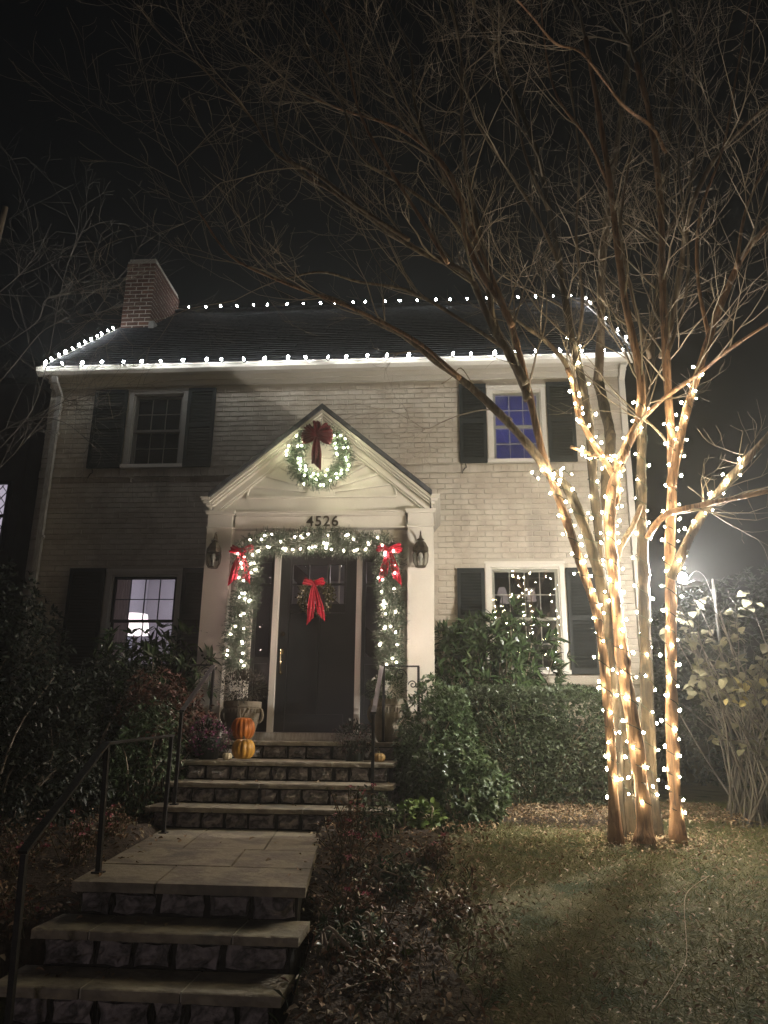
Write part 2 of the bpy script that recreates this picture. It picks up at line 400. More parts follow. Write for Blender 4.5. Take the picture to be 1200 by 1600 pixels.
# soil of the two planting beds, a sheet just above the turf
def bed(name, poly_fn, y0, y1, m, n=26, seed=3):
    mb = MB(); rng = random.Random(seed); k = 12
    for j in range(n + 1):
        y = y0 + (y1 - y0) * j / n; a, b = poly_fn(y)
        for i in range(k + 1):
            x = a + (b - a) * i / k; e = min(i, k - i, j, n - j)
            mb.v.append((x, y, gz(x, y) + (-.04 if e == 0 else .03 + rng.uniform(0, .035))))
    for j in range(n):
        for i in range(k):
            q = j * (k + 1) + i; mb.f.append((q, q + 1, q + k + 2, q + k + 1)); mb.m.append(0)
    o = mb.build(name, m, smooth=True); o['kind'] = 'structure'; return o
bed('garden_bed_soil', lambda y: (-1.05 + .12 * (6.4 - y) if y > 4.3 else -.74, .18 + .12 * math.sin(y * 2.3) - .08 * (y - 3)), 2.6, 7.2, SOIL)
bed('garden_bed_soil', lambda y: (-3.6, -2.28 + .14 * (6.4 - y)), 3.0, 8.3, SOIL, seed=5)
bed('hedge_bed_soil', lambda y: (-.4, 2.0 + .2 * math.sin(y * 3)), 7.25, 9.75, SOIL, n=14, seed=6)
# ---------------------------------------------------------------- the house
WX0, WX1, WY = -5.62, 2.50, 9.80
ZT, ZB = 6.34, 0.85
rng = random.Random(11)
house = thing('brick_house', 'white painted brick house with dark shutters, front gabled entry and chimney', 'house', (-1.5, WY, .85))
OPEN = {  # x0,x1,z0,z1 of the outer casing
    'UL': (-4.43, -3.58, 5.10, 6.28), 'UR': (.63, 1.42, 5.10, 6.22), 'LL': (-4.47, -3.44, 2.35, 3.66), 'LR': (.55, 1.55, 2.33, 3.74)}
VX0, VX1 = -2.70, -.16      # entry vestibule
holes = list(OPEN.values()) + [(VX0, VX1, .8, 4.3)]
# mortar backing wall with holes
wall = MB()
xs = sorted({WX0, WX1} | {h[0] for h in holes} | {h[1] for h in holes}); zs = sorted({ZB, ZT} | {max(h[2], ZB) for h in holes} | {h[3] for h in holes})
for a, b in zip(xs, xs[1:]):
    for c, d in zip(zs, zs[1:]):
        mx, mz = (a + b) / 2, (c + d) / 2
        if not any(h[0] < mx < h[1] and h[2] < mz < h[3] for h in holes):
            wall.box(a, b, WY + .008, WY + .26, c, d)
wl = wall.build('brick_wall', MORTARW, house)
sd_ = MB(); sd_.box(WX0, WX0 + .25, WY + .262, 16.2, ZB, ZT + .06); sd_.prism([(0, 0)], 0, 0) if False else None
sd_.box(WX1 - .25, WX1, WY + .262, 16.2, ZB, ZT + .06); sd_.box(WX0 + .252, WX1 - .252, 15.95, 16.2, ZB, ZT + .06)
sd_.build('side_wall', BRICKW, house)
# gable ends
for x in (WX0, WX1 - .2):
    g = MB(); g.add([(x, 9.75, 6.405), (x, 16.2, 6.405), (x, 13.0, 9.25), (x + .2, 9.75, 6.405), (x + .2, 16.2, 6.405), (x + .2, 13.0, 9.25)],
                    [(0, 2, 1), (3, 4, 5), (0, 3, 5, 2), (2, 5, 4, 1), (0, 1, 4, 3)])
    g.build('gable_wall', BRICKW, house)
# bricks
def brick_mesh(name, w, h, mats, seed, d=.0048):
    r = random.Random(seed); m = MB(); e = .004
    vs = [(-w / 2, .004, -h / 2), (w / 2, .004, -h / 2), (w / 2, .004, h / 2), (-w / 2, .004, h / 2)]
    fr = [(-w / 2 + e, -d, -h / 2 + e), (w / 2 - e, -d, -h / 2 + e), (w / 2 - e, -d, h / 2 - e), (-w / 2 + e, -d, h / 2 - e), (0, -d - r.uniform(0, .003), r.uniform(-.004, .004))]
    fr = [(x + r.uniform(-.002, .002), y + r.uniform(-.0025, .0025), z + r.uniform(-.002, .002)) for x, y, z in fr]
    m.add(vs + fr, [(0, 1, 5, 4), (1, 2, 6, 5), (2, 3, 7, 6), (3, 0, 4, 7), (4, 5, 8), (5, 6, 8), (6, 7, 8), (7, 4, 8)])
    me = bpy.data.meshes.new(name); me.from_pydata(m.v, [], m.f); me.materials.append(mats); return me
BW, BH, PIX, PIZ = .199, .0655, .206, .0735
bms = [brick_mesh('brick', BW, BH, BRICKW, s) for s in range(5)]
full = []; cut = MB()
row = 0; z = ZB + .04
BELT = (5.00, 5.075)
while z < ZT - .03:
    if not (BELT[0] - .03 < z < BELT[1] + .03):
        x = WX0 + (PIX / 2 if row % 2 else 0)
        if row % 2: x -= PIX
        while x < WX1:
            a, b = max(x, WX0 + .002), min(x + BW, WX1 - .002)
            for h in holes:
                if h[2] - .03 < z < h[3] + .03:
                    if a >= h[0] and b <= h[1]: b = a; break
                    if a < h[0] < b: b = h[0] - .004
                    elif a < h[1] < b: a = h[1] + .004
            if b - a > .03:
                if abs(b - a - BW) < .002: full.append(((a + b) / 2, z))
                else:
                    cut.box(a, b, WY - .004 + rng.uniform(-.002, .002), WY + .006, z - BH / 2, z + BH / 2)
            x += PIX
    z += PIZ; row += 1
full.sort(key=lambda q: (q[0] - .1) ** 2 * .6 + (q[1] - 4.4) ** 2 + (4 if q[0] > 1.7 else 0))
for i, (x, z) in enumerate(full[:290]):
    share(bms[i % 5], 'brick', wl, (x, WY + rng.uniform(-.002, .003), z), (0, rng.uniform(-.006, .006), 0), (rng.uniform(.985, 1.0), 1, rng.uniform(.95, 1.03)))
rest = MB()
for i, (x, z) in enumerate(full[290:]):
    me = bms[i % 5]; dy = rng.uniform(-.003, .003)
    rest.add([(v.co.x + x, v.co.y + WY + dy, v.co.z + z) for v in me.vertices], [tuple(p.vertices) for p in me.polygons])
rest.build('wall_bricks', BRICKW, wl, kind='stuff')
cut.build('cut_bricks', BRICKW, wl, kind='stuff')
belt = MB(); x = WX0 + .01      # projecting soldier course
while x < WX1 - .1:
    if not (x + .1 > 10):
        belt.box(x, x + .098, WY - .030 + rng.uniform(-.004, .004), WY + .006, BELT[0] - .025 + rng.uniform(-.004, .004), BELT[1])
    x += .105
belt.build('belt_course', BRICKW, house, kind='stuff')
# stone sills under lower windows band
led = MB(); led.box(.50, WX1, WY - .05, WY - .014, 2.21, 2.29); led.box(-5.0, VX0 - .12, WY - .05, WY - .014, 2.21, 2.29); led.build('water_table', MORTARW, house)
# eave: frieze, soffit, fascia, gutter
EY, EZ = 9.55, 6.50
ev = MB(); ev.box(WX0, WX1, WY - .05, WY - .013, 6.33, 6.47); ev.box(WX0 - .02, WX1 + .02, WY - .075, WY - .052, 6.40, 6.47); ev.build('frieze_board', TRIM, house)
ev = MB(); ev.box(WX0 - .04, WX1 + .04, EY + .02, WY + .02, 6.472, 6.49); ev.build('soffit', TRIM, house)
gt = MB(); gt.prism([(0, 0)], 0, 0) if False else None
prof = [(EY + .02, 6.42), (EY - .03, 6.42), (EY - .075, 6.46), (EY - .085, 6.50), (EY - .095, 6.51), (EY - .095, 6.525), (EY - .08, 6.525), (EY - .07, 6.47), (EY - .03, 6.435), (EY + .01, 6.435), (EY + .01, 6.525), (EY + .02, 6.525)]
n = len(prof); gt = MB()
gx0, gx1 = WX0 - .08, WX1 + .10
gt.add([(gx0, y, z) for y, z in prof] + [(gx1, y, z) for y, z in prof], [tuple(range(n)), tuple(range(2 * n - 1, n - 1, -1))] + [(i, (i + 1) % n, (i + 1) % n + n, i + n) for i in range(n)])
gt.build('gutter', TRIM, house)
dn = MB(); P = [(-5.44, EY - .04, 6.40), (-5.44, EY + .0, 6.33), (-5.44, WY - .08, 6.20), (-5.44, WY - .08, 1.1)]
for a, b in zip(P, P[1:]): dn.bar(a, b, .075, .055, up=(0, 1, 0))
for zz in (5.6, 4.1, 2.6): dn.box(-5.50, -5.38, WY - .112, WY - .052, zz, zz + .03)
dn.build('downspout', TRIM2, house)
dn = MB(); dn.bar((2.44, WY - .08, 6.25), (2.44, WY - .08, 1.1), .075, .055, up=(0, 1, 0)); dn.bar((2.44, EY, 6.40), (2.44, WY - .08, 6.25), .075, .055, up=(0, 1, 0)); dn.build('downspout', TRIM, house)
# roof: gable roof with shingle courses
RY, RZ, RX0, RX1 = 13.0, 9.44, WX0 - .06, WX1 + .13
rf = MB()
ang = math.atan2(RZ - EZ - .03, RY - EY); dirv = Vector((0, math.cos(ang), math.sin(ang))); nrm = Vector((0, -math.sin(ang), math.cos(ang)))
o0 = Vector((0, EY - .02, EZ + .03)); Ls = (Vector((0, RY, RZ)) - o0).length
def slab(mb, a, b, t0, t1, x0, x1, base=o0, dv=dirv, nv=nrm):
    vs = [base + dv * s + nv * t + Vector((x, 0, 0)) for x in (x0, x1) for s, t in ((a, t0[0]), (b, t0[1]), (b, t1[1]), (a, t1[0]))]
    mb.add(vs, [(0, 1, 2, 3), (7, 6, 5, 4), (0, 4, 5, 1), (1, 5, 6, 2), (2, 6, 7, 3), (3, 7, 4, 0)])
slab(rf, 0, Ls, (-.03, -.03), (0, 0), RX0, RX1)
db = Vector((0, -math.cos(ang), math.sin(ang))); nb = Vector((0, math.sin(ang), math.cos(ang))); ob = Vector((0, 2 * RY - EY + .02, EZ + .03))
slab(rf, 0, Ls, (-.03, -.03), (0, 0), RX0, RX1, ob, db, nb)
rfo = rf.build('roof', SHINGLE, house)
sh = MB(); s = 0.0; r_ = random.Random(5)
while s < Ls - .02:
    x = RX0 + r_.uniform(0, .2)
    xs_ = [RX0]
    while x < RX1 - .05: xs_.append(x); x += r_.uniform(.22, .36)
    xs_.append(RX1)
    for a, b in zip(xs_, xs_[1:]):
        h = r_.uniform(.008, .016); slab(sh, s, min(s + .16, Ls), (.001, .001), (h + .004, .003), a + .003, b - .002)
    s += .14
sh.build('shingles', SHINGLE, rfo, kind='stuff')
rd = MB(); rd.bar((RX0, RY, RZ + .012), (RX1, RY, RZ + .012), .22, .04); rd.build('ridge_cap', SHINGLE, rfo)
for x in (RX0 - .012, RX1 + .012):
    rk = MB(); rk.bar(o0 + Vector((x, 0, -.05)), Vector((x, RY, RZ - .05)), .022, .12, up=nrm); rk.build('rake_board', TRIM, rfo)
# chimney
CX0, CX1, CY0, CY1, CZ0, CZ1 = -5.66, -5.14, 11.80, 13.05, 8.2, 9.82
ch = MB(); ch.box(CX0 + .003, CX1 - .001, CY0 - .003, CY1 - .012, CZ0, CZ1 - .012)
cho = ch.build('chimney', MORTAR, house)
def rbm(w, h, d, seed):
    r = random.Random(seed); m = MB(); m.box(-w / 2, w / 2, -d / 2, d / 2, -h / 2, h / 2, .002, r)
    me = bpy.data.meshes.new('brick'); me.from_pydata(m.v, [], m.f); me.materials.append(REDBRICK); return me
RBF = [rbm(.200, .060, .02, s) for s in range(4)]
RBH = [rbm(.088, .058, .02, s + 9) for s in range(3)]
nb_ = 0; small = MB()
z = 8.30; row = 0
while z < CZ1 - .03:
    proud = .010 if z > CZ1 - .16 else 0
    for face in (0, 1):
        u0, u1 = (CX0, CX1) if face == 0 else (CY0, CY1)
        u = u0 + (0 if row % 2 == face else -.109)
        while u < u1 - .03:
            a, b = max(u, u0), min(u + .200, u1); u += .218
            if b - a < .03: continue
            c = (a + b) / 2
            # hide bricks below the roof plane
            yy = CY0 if face == 0 else c
            if z < EZ + .03 + (yy - EY) * math.tan(ang) - .04 and not (face == 0 and c < RX0): continue
            loc = (c, CY0 + .002 - proud, z) if face == 0 else (CX1 - .002 + proud, c, z)
            rz = 0 if face == 0 else PI / 2
            j = rng.uniform(-.003, .003)
            if abs(b - a - .200) < .004 and nb_ < 280:
                share(RBF[nb_ % 4], 'brick', cho, loc, (0, 0, rz)); nb_ += 1
            else:
                if face == 0: small.box(a, b, CY0 - .008 - proud, CY0 + .010, z - .029, z + .029)
                else: small.box(CX1 - .010, CX1 + .008 + proud, a, b, z - .029, z + .029)
    z += .079; row += 1
small.build('cut_bricks', REDBRICK, cho, kind='stuff')
cp = MB(); cp.box(CX0 + .02, CX1 - .02, CY0 + .02, CY1 - .02, CZ1 - .01, CZ1 + .05); cp.build('chimney_crown', MORTAR, cho)
fl = MB(); fl.lathe((-5.40, 12.25, CZ1 + .05), [(.10, 0), (.10, .18), (.12, .18), (.12, .21), (.02, .24)], 10); fl.build('flue', BRASS, cho)
fs = MB(); fs.prismz([(CX1 + .004, CY0 - .05), (CX1 + .10, CY0 - .05), (CX1 + .10, CY0 + .16), (CX1 + .004, CY0 + .16)], 8.42, 8.56); fs.build('flashing', TRIM2, cho)

# windows
def window(key, cols, rows_up, has_glass=GLASS, curtain=None):
    x0, x1, z0, z1 = OPEN[key]
    w = MB(); c = .062; yf = WY - .02
    w.box(x0, x0 + c, yf, WY + .10, z0 + .05, z1 - c); w.box(x1 - c, x1, yf, WY + .10, z0 + .05, z1 - c); w.box(x0, x1, yf, WY + .10, z1 - c, z1)
    w.box(x0 - .012, x1 + .012, yf - .012, yf - .001, z1 - .02, z1 + .012)
    w.box(x0 + c, x0 + c + .018, WY + .01, WY + .12, z0 + .05, z1 - c - .018); w.box(x1 - c - .018, x1 - c, WY + .01, WY + .12, z0 + .05, z1 - c - .018)
    w.box(x0 + c, x1 - c, WY + .01, WY + .12, z1 - c - .018, z1 - c - .001)
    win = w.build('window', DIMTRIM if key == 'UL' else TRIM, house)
    s = MB(); s.box(x0 - .02, x1 + .02, WY - .055, WY + .12, z0, z0 + .049); s.build('sill', TRIM, win)
    a, b = x0 + c + .018, x1 - c - .018; zl, zh = z0 + .05, z1 - c - .018; zm = (zl + zh) / 2; k = .036
    for (p, q, y) in ((zm - k / 2, zh, WY + .045), (zl, zm + k / 2, WY + .075)):
        f = MB(); f.box(a, a + k, y, y + .028, p, q); f.box(b - k, b, y, y + .028, p, q); f.box(a + k, b - k, y, y + .028, q - k, q); f.box(a + k, b - k, y, y + .028, p, p + k)
        f.build('sash', TRIM if key != 'LL' else SHUT, win)
        m = MB(); aw = (b - a - 2 * k); hh = (q - p - 2 * k)
        for i in range(1, cols): X = a + k + aw * i / cols; m.box(X - .005, X + .005, y + .004, y + .024, p + k, q - k)
        for i in range(1, rows_up): Z = p + k + hh * i / rows_up; m.box(a + k, b - k, y + .005, y + .023, Z - .005, Z + .005)
        m.build('muntin', TRIM if key != 'LL' else SHUT, win)
        for i in range(cols):
            for j in range(rows_up):
                pn = MB(); X0 = a + k + aw * i / cols + .007; X1 = a + k + aw * (i + 1) / cols - .007; Z0 = p + k + hh * j / rows_up + .007; Z1 = p + k + hh * (j + 1) / rows_up - .007
                e = rng.uniform(-.0006, .0006); g = rng.uniform(-.0006, .0006)
                pn.add([(X0, y + .013 + e, Z0), (X1, y + .013 - e, Z0), (X1, y + .013 - e + g, Z1), (X0, y + .013 + e + g, Z1)], [(0, 1, 2, 3)]); pn.build('pane', has_glass, win)
    return win
ulw = window('UL', 3, 2, GLASSD)
x0_, x1_, z0_, z1_ = OPEN['UL']; q = MB(); q.add([(x0_ + .07, WY + .03, z0_ + .06), (x1_ - .07, WY + .03, z0_ + .06), (x1_ - .07, WY + .03, z1_ - .08), (x0_ + .07, WY + .03, z1_ - .08)], [(0, 1, 2, 3)]); q.build('insect_screen', SCREEN, ulw)
window('UR', 3, 2, GLASSD); window('LL', 4, 2, GLASSD); window('LR', 4, 2, GLASSD)
for key_ in ('UR', 'LR'):
    x0_, x1_, z0_, z1_ = OPEN[key_]; q = MB(); q.add([(x0_ + .07, WY + .034, z0_ + .06), (x1_ - .07, WY + .0345, z0_ + .06), (x1_ - .07, WY + .034, z1_ - .08), (x0_ + .07, WY + .0335, z1_ - .08)], [(0, 1, 2, 3)]); q.build('storm_pane', STORM, [c_ for c_ in house.children if c_.name.startswith('window') and not c_.name.startswith('window_')][1 if key_ == 'UR' else 3])
# shutters with individual slats
slat_me = {}
def shutter(x0, x1, z0, z1):
    y = WY - .058; m = MB(); st = .045
    m.box(x0, x0 + st, y, y + .035, z0, z1); m.box(x1 - st, x1, y, y + .035, z0, z1)
    zmid = z0 + (z1 - z0) * .52
    for a, b in ((z0, z0 + .07), (zmid - .03, zmid + .03), (z1 - .06, z1)): m.box(x0 + st, x1 - st, y + .001, y + .034, a, b)
    m.box(x0 + st, x1 - st, y + .030, y + .0335, z0 + .07, z1 - .06)
    s = m.build('shutter', SHUT, house)
    w = round(x1 - x0 - 2 * st, 3)
    if w not in slat_me:
        q = MB(); q.add([(-w / 2, -.012, -.018), (w / 2, -.012, -.018), (w / 2, -.008, -.018), (-w / 2, -.008, -.018), (-w / 2, .008, .016), (w / 2, .008, .016), (w / 2, .012, .016), (-w / 2, .012, .016)],
                        [(0, 1, 5, 4), (3, 7, 6, 2), (0, 3, 2, 1), (4, 5, 6, 7), (0, 4, 7, 3), (1, 2, 6, 5)])
        me = bpy.data.meshes.new('slat'); me.from_pydata(q.v, [], q.f); me.materials.append(SHUT); slat_me[w] = me
    for a, b in ((z0 + .07, zmid - .03), (zmid + .03, z1 - .06)):
        n = int((b - a) / .038)
        for i in range(n): share(slat_me[w], 'slat', s, ((x0 + x1) / 2, y + .015, a + (i + .5) * (b - a) / n))
for a in ((-4.93, -4.45, 5.10, 6.28), (-3.565, -3.17, 5.10, 6.28), (.25, .615, 5.10, 6.25), (1.435, 1.80, 5.10, 6.25), (-4.97, -4.485, 2.33, 3.68), (-3.425, -3.03, 2.33, 3.68), (.185, .535, 2.33, 3.66), (1.565, 1.93, 2.33, 3.66)): shutter(*a)
for x, z in ((.30, 5.05), (-4.86, 5.05)):   # S shaped shutter dogs
    d = MB(); pts = [(x + .03 * math.sin(t * 4.4), WY - .05, z + .05 - t * .14 + 0.012 * math.cos(t * 9)) for t in [i / 12 for i in range(13)]]
    d.tube(pts, .006, 6); d.build('shutter_dog', IRON, house)

# ---------------------------------------------------------------- entry vestibule
XC, AZ, TN = -1.435, 5.40, .845
HW = 1.31
def rake(mb, t0, t1, y0, y1, hw, side):
    c = 1 / math.cos(math.atan(TN))
    zo = lambda d: AZ - t0 * c - d * TN
    zi = lambda d: AZ - t1 * c - d * TN
    mb.prism([(XC, zi(0)), (XC, zo(0)), (XC + side * hw, zo(hw)), (XC + side * hw, zi(hw))][::side], y0, y1)
v = MB(); v.box(VX0, VX0 + .12, 8.80, 9.79, 1.5, 4.14); v.box(VX1 - .12, VX1, 8.80, 9.79, 1.5, 4.14); v.build('vestibule_side_wall', TRIM, house)
v = MB(); v.box(VX0 - .04, VX1 + .04, 8.70, 9.79, .8, 1.455); v.build('vestibule_foundation', STONE, house)
DX0, DX1, DZ0, DZ1 = -2.27, -.67, 1.60, 3.72
v = MB(); v.box(-2.50, DX0, 8.78, 8.90, 1.514, 3.92); v.box(DX1, -.39, 8.78, 8.90, 1.514, 3.92); v.box(DX0, DX1, 8.78, 8.90, DZ1, 3.92)
v.build('entry_surround', TRIM, house)
v = MB(); v.box(-2.445, -2.41, 8.762, 8.779, 1.62, 3.85); v.box(-.52, -.485, 8.762, 8.779, 1.62, 3.85); v.box(-2.409, -.521, 8.762, 8.779, 3.815, 3.85)
v.box(DX0 + .002, DX1 - .002, 8.765, 8.779, 3.722, 3.76); v.build('door_casing', TRIM, house)
for x0 in (-2.79, -.40):
    p = MB(); p.box(x0, x0 + .30, 8.65, 8.81, 1.515, 3.925); p.box(x0 - .018, x0 + .318, 8.625, 8.812, 1.515, 1.68)
    p.box(x0 - .012, x0 + .312, 8.635, 8.812, 3.926, 3.945); p.box(x0 + .003, x0 + .297, 8.652, 8.812, 3.946, 4.075)
    q = [(0, 4.076), (.0, 4.09), (.022, 4.118), (.03, 4.122), (.03, 4.136)]
    for (d0, za), (d1, zb) in zip(q, q[1:]):
        if zb - za > .001: p.box(x0 - d1, x0 + .30 + d1, 8.65 - d1, 8.812, za, zb)
    p.build('pilaster', TRIM, house)
e = MB(); e.box(-2.47, -.42, 8.70, 8.812, 3.945, 4.075); e.box(-2.485, -.405, 8.685, 8.812, 3.926, 3.944)
for d, za, zb in ((.012, 4.076, 4.09), (.026, 4.0905, 4.115), (.035, 4.1155, 4.136)): e.box(-2.455, -.435, 8.70 - d, 8.812, za, zb)
e.build('entablature', TRIM, house)
ty = MB(); ty.prism([(XC - 1.27, 4.138), (XC + 1.27, 4.138), (XC, 4.138 + 1.27 * TN)], 8.70, 8.80); tyo = ty.build('pediment', TRIM, house)
for sgn in (-1, 1):
    r = MB()
    rake(r, .02, .055, 8.52, 8.699, HW, sgn); rake(r, .056, .08, 8.545, 8.699, HW - .01, sgn); rake(r, .081, .10, 8.575, 8.699, HW - .015, sgn)
    rake(r, .101, .165, 8.63, 8.699, HW - .02, sgn); rake(r, .166, .185, 8.655, 8.699, HW - .03, sgn)
    r.build('raking_cornice', TRIM, tyo)
    s = MB(); rake(s, -.03, .018, 8.49, 9.79, HW + .01, sgn); s.build('entry_roof', SHINGLE, house)
    # cornice return at the eave
    x = XC + sgn * HW; rr = MB(); z0 = 4.14
    for d, za, zb in ((.02, z0, z0 + .03), (.045, z0 + .03, z0 + .06), (.075, z0 + .06, z0 + .09), (.095, z0 + .09, z0 + .12), (.105, z0 + .12, z0 + .135)):
        a, b = sorted((x + sgn * .001, x + sgn * d)); rr.box(a, b, 8.60 - d, 9.785, za + .0005, zb)
    rr.build('cornice_return', TRIM, tyo)
# sunburst
SX, SZ, SA, SB = -1.445, 4.315, .90, .50
sb = MB(); pts = [(SX + SA * math.cos(t), 8.695, SZ + SB * math.sin(t)) for t in [PI * i / 28 for i in range(29)]]
sb.tube(pts, .017, 6); sb.bar((SX - SA, 8.69, SZ), (SX + SA, 8.69, SZ), .03, .03); sb.build('sunburst_rim', TRIM, tyo)
hb = MB(); hb.prism([(SX + .17 * math.cos(PI * i / 14), SZ + .012 + .17 * math.sin(PI * i / 14)) for i in range(15)], 8.668, 8.699); hb.build('sunburst_hub', TRIM, tyo)
for i in range(1, 10):
    t = PI * i / 10; ry = MB()
    p = Vector((SX + .18 * math.cos(t), 8.697, SZ + .012 + .18 * math.sin(t))); q = Vector((SX + (SA - .02) * math.cos(t), 8.697, SZ + (SB - .015) * math.sin(t)))
    ry.bar(p + Vector((0, -.006, 0)), q + Vector((0, -.006, 0)), .034, .024, up=(0, 1, 0)); ry.build('sunburst_ray', TRIM, tyo)
# door unit
fr = MB(); yD = 8.87
fr.box(DX0, DX0 + .035, 8.83, 8.93, 1.60, DZ1); fr.box(DX1 - .035, DX1, 8.83, 8.93, 1.60, DZ1)
fr.box(-1.985, -1.92, 8.81, 8.93, 1.60, DZ1 - .036); fr.box(-1.005, -.945, 8.81, 8.93, 1.60, DZ1 - .036); fr.box(DX0 + .036, DX1 - .036, 8.82, 8.93, DZ1 - .035, DZ1)
fr.build('door_frame', TRIM, house)
si = MB(); si.box(-2.36, -.55, 8.70, 8.93, 1.516, 1.598); si.build('door_sill', TRIM2, house)
DA, DB = -1.919, -1.006; DT = 3.672
WZ = [(3.30, 3.50), (3.08, 3.275)]; WXs = [(-1.775, -1.60), (-1.575, -1.355), (-1.33, -1.16)]
d = MB(); y0, y1 = 8.875, 8.918
d.box(DA, -1.80, y0, y1, 1.604, DT); d.box(-1.135, DB, y0, y1, 1.604, DT); d.box(-1.799, -1.136, y0, y1, 3.525, DT); d.box(-1.799, -1.136, y0 + .004, y1 - .002, 2.95, 3.055)
d.box(-1.799, -1.136, y0 + .001, y1 - .001, 1.604, 1.80); d.box(-1.49, -1.44, y0 + .001, y1 - .001, 1.801, 2.949)
d.box(-1.799, -1.491, y0 + .018, y1 - .004, 1.801, 2.949); d.box(-1.439, -1.136, y0 + .018, y1 - .004, 1.801, 2.949)
d.box(-1.599, -1.576, y0 + .003, y1 - .003, 3.056, 3.524); d.box(-1.354, -1.331, y0 + .003, y1 - .003, 3.056, 3.524)
d.box(-1.799, -1.136, y0 + .006, y1 - .006, 3.276, 3.299); d.box(-1.799, -1.776, y0 + .001, y1 - .001, 3.056, 3.524); d.box(-1.159, -1.136, y0 + .001, y1 - .001, 3.056, 3.524)
door = d.build('front_door', BLACK, house)
for a, b in WXs:
    for p, q in ((3.30, 3.524), (3.056, 3.275)):
        g = MB(); g.add([(a, y0 + .02, p), (b, y0 + .02, p), (b, y0 + .02, q), (a, y0 + .02, q)], [(0, 1, 2, 3)]); g.build('pane', GLASSD, door)
h = MB(); h.lathe((-1.862, 0, 0), [(.001, 0)], 3) if False else None
def disc(mb, x, y, z, r, t):
    mb.prism([(x + r * math.cos(2 * PI * i / 14), z + r * math.sin(2 * PI * i / 14)) for i in range(14)], y - t, y)
h = MB(); disc(h, -1.862, y0 - .001, 2.70, .028, .012); disc(h, -1.862, y0 - .014, 2.70, .012, .012); h.build('deadbolt', NICKEL, door)
h = MB(); disc(h, -1.866, y0 - .001, 2.50, .034, .010)
h.tube([(-1.866, y0 - .012, 2.53), (-1.866, y0 - .05, 2.52), (-1.866, y0 - .06, 2.46), (-1.866, y0 - .055, 2.36), (-1.866, y0 - .03, 2.28), (-1.866, y0 - .005, 2.26)], [.008, .009, .010, .010, .008, .01], 8)
disc(h, -1.866, y0 - .001, 2.26, .024, .008); h.build('handle', NICKEL, door)
for (a, b) in ((DX0 + .036, -1.986), (-.944, DX1 - .036)):
    s = MB(); k = .045
    s.box(a, a + k, y0, y1, 1.604, DT); s.box(b - k, b, y0, y1, 1.604, DT)
    for p, q in ((1.604, 1.80), (2.36, 2.44), (3.27, 3.30), (DT - .12, DT)): s.box(a + k, b - k, y0 + .001, y1 - .001, p, q)
    s.box(a + k, b - k, y0 + .018, y1 - .01, 1.80, 2.36)
    so_ = s.build('sidelight', BLACK, house)
    for p, q in ((2.44, 3.27), (3.30, DT - .12)):
        g = MB(); g.add([(a + k, y0 + .02, p), (b - k, y0 + .02, p), (b - k, y0 + .02, q), (a + k, y0 + .02, q)], [(0, 1, 2, 3)]); g.build('pane', GLASSK, so_)
# house number 4526
def digit(ch, cx, cz, h):
    fc = bpy.data.curves.new('digit_font', 'FONT'); fc.body = ch; fc.size = h * 1.42; fc.extrude = .006; fc.offset = .0022; fc.align_x = 'CENTER'
    ob = bpy.data.objects.new('digit_tmp', fc); col.objects.link(ob); bpy.context.view_layer.update()
    me = bpy.data.meshes.new_from_object(ob); bpy.data.objects.remove(ob)
    me.materials.clear(); me.materials.append(BRASS)
    o = bpy.data.objects.new('house_number', me); col.objects.link(o); o.parent = house
    o.location = Vector((cx, 8.692, cz)) - worldloc(house); o.rotation_euler = (PI / 2, 0, 0); o['label'] = 'bronze numeral ' + ch
for i, c in enumerate('4526'): digit(c, -1.562 + i * .099, 3.952, .125)
# rooms behind the glass
def room(x0, x1, y0, y1, z0, z1, m=PLASTER):
    r = MB(); r.box(x0, x1, y1, y1 + .05, z0, z1); r.box(x0 - .05, x0, y0, y1, z0, z1); r.box(x1, x1 + .05, y0, y1, z0, z1); r.box(x0, x1, y0, y1, z1, z1 + .05); r.box(x0, x1, y0, y1, z0 - .05, z0)
    return r.build('room', m, house)
def lamp(name, loc, e, colr, r=.08):
    l = bpy.data.lights.new(name, 'POINT'); l.energy = e; l.color = colr; l.shadow_soft_size = r
    o = bpy.data.objects.new(name, l); col.objects.link(o); o.location = loc; return o
room(-5.25, -2.95, 10.07, 13.2, 1.7, 4.25)
lamp('living_room_lamp', (-4.75, 11.2, 3.12), 24, (1, .80, .88))
lamp('living_room_ceiling_lamp', (-3.9, 12.4, 3.75), 26, (.86, .82, 1.0))
room(-.6, 2.2, 10.07, 13.4, 1.7, 4.25, mat('dining_wall', (.17, .16, .14), .8))
room(-.1, 2.2, 10.07, 13.0, 4.5, 6.62, mat('bedroom_wall', (.5, .5, .55), .8))
lamp('bedroom_screen_glow', (.9, 12.2, 5.4), 22, (.22, .22, 1.0), .25)
lamp('bedroom_lamp', (1.9, 11, 5.2), 1.2, (.5, .55, .9), .25)
room(-5.25, -3.2, 10.07, 12.2, 4.5, 6.6, BLIND)
room(-2.5, -.4, 9.83, 12.6, 1.55, 4.05)
lamp('hall_lamp', (-.75, 10.7, 3.7), 7, (1, .80, .80))
bl = MB(); z = 5.17
while z < 6.2: bl.box(-4.33, -3.68, 9.93, 9.945, z, z + .032); z += .036
bl.build('window_blind', BLIND, house, kind='stuff')
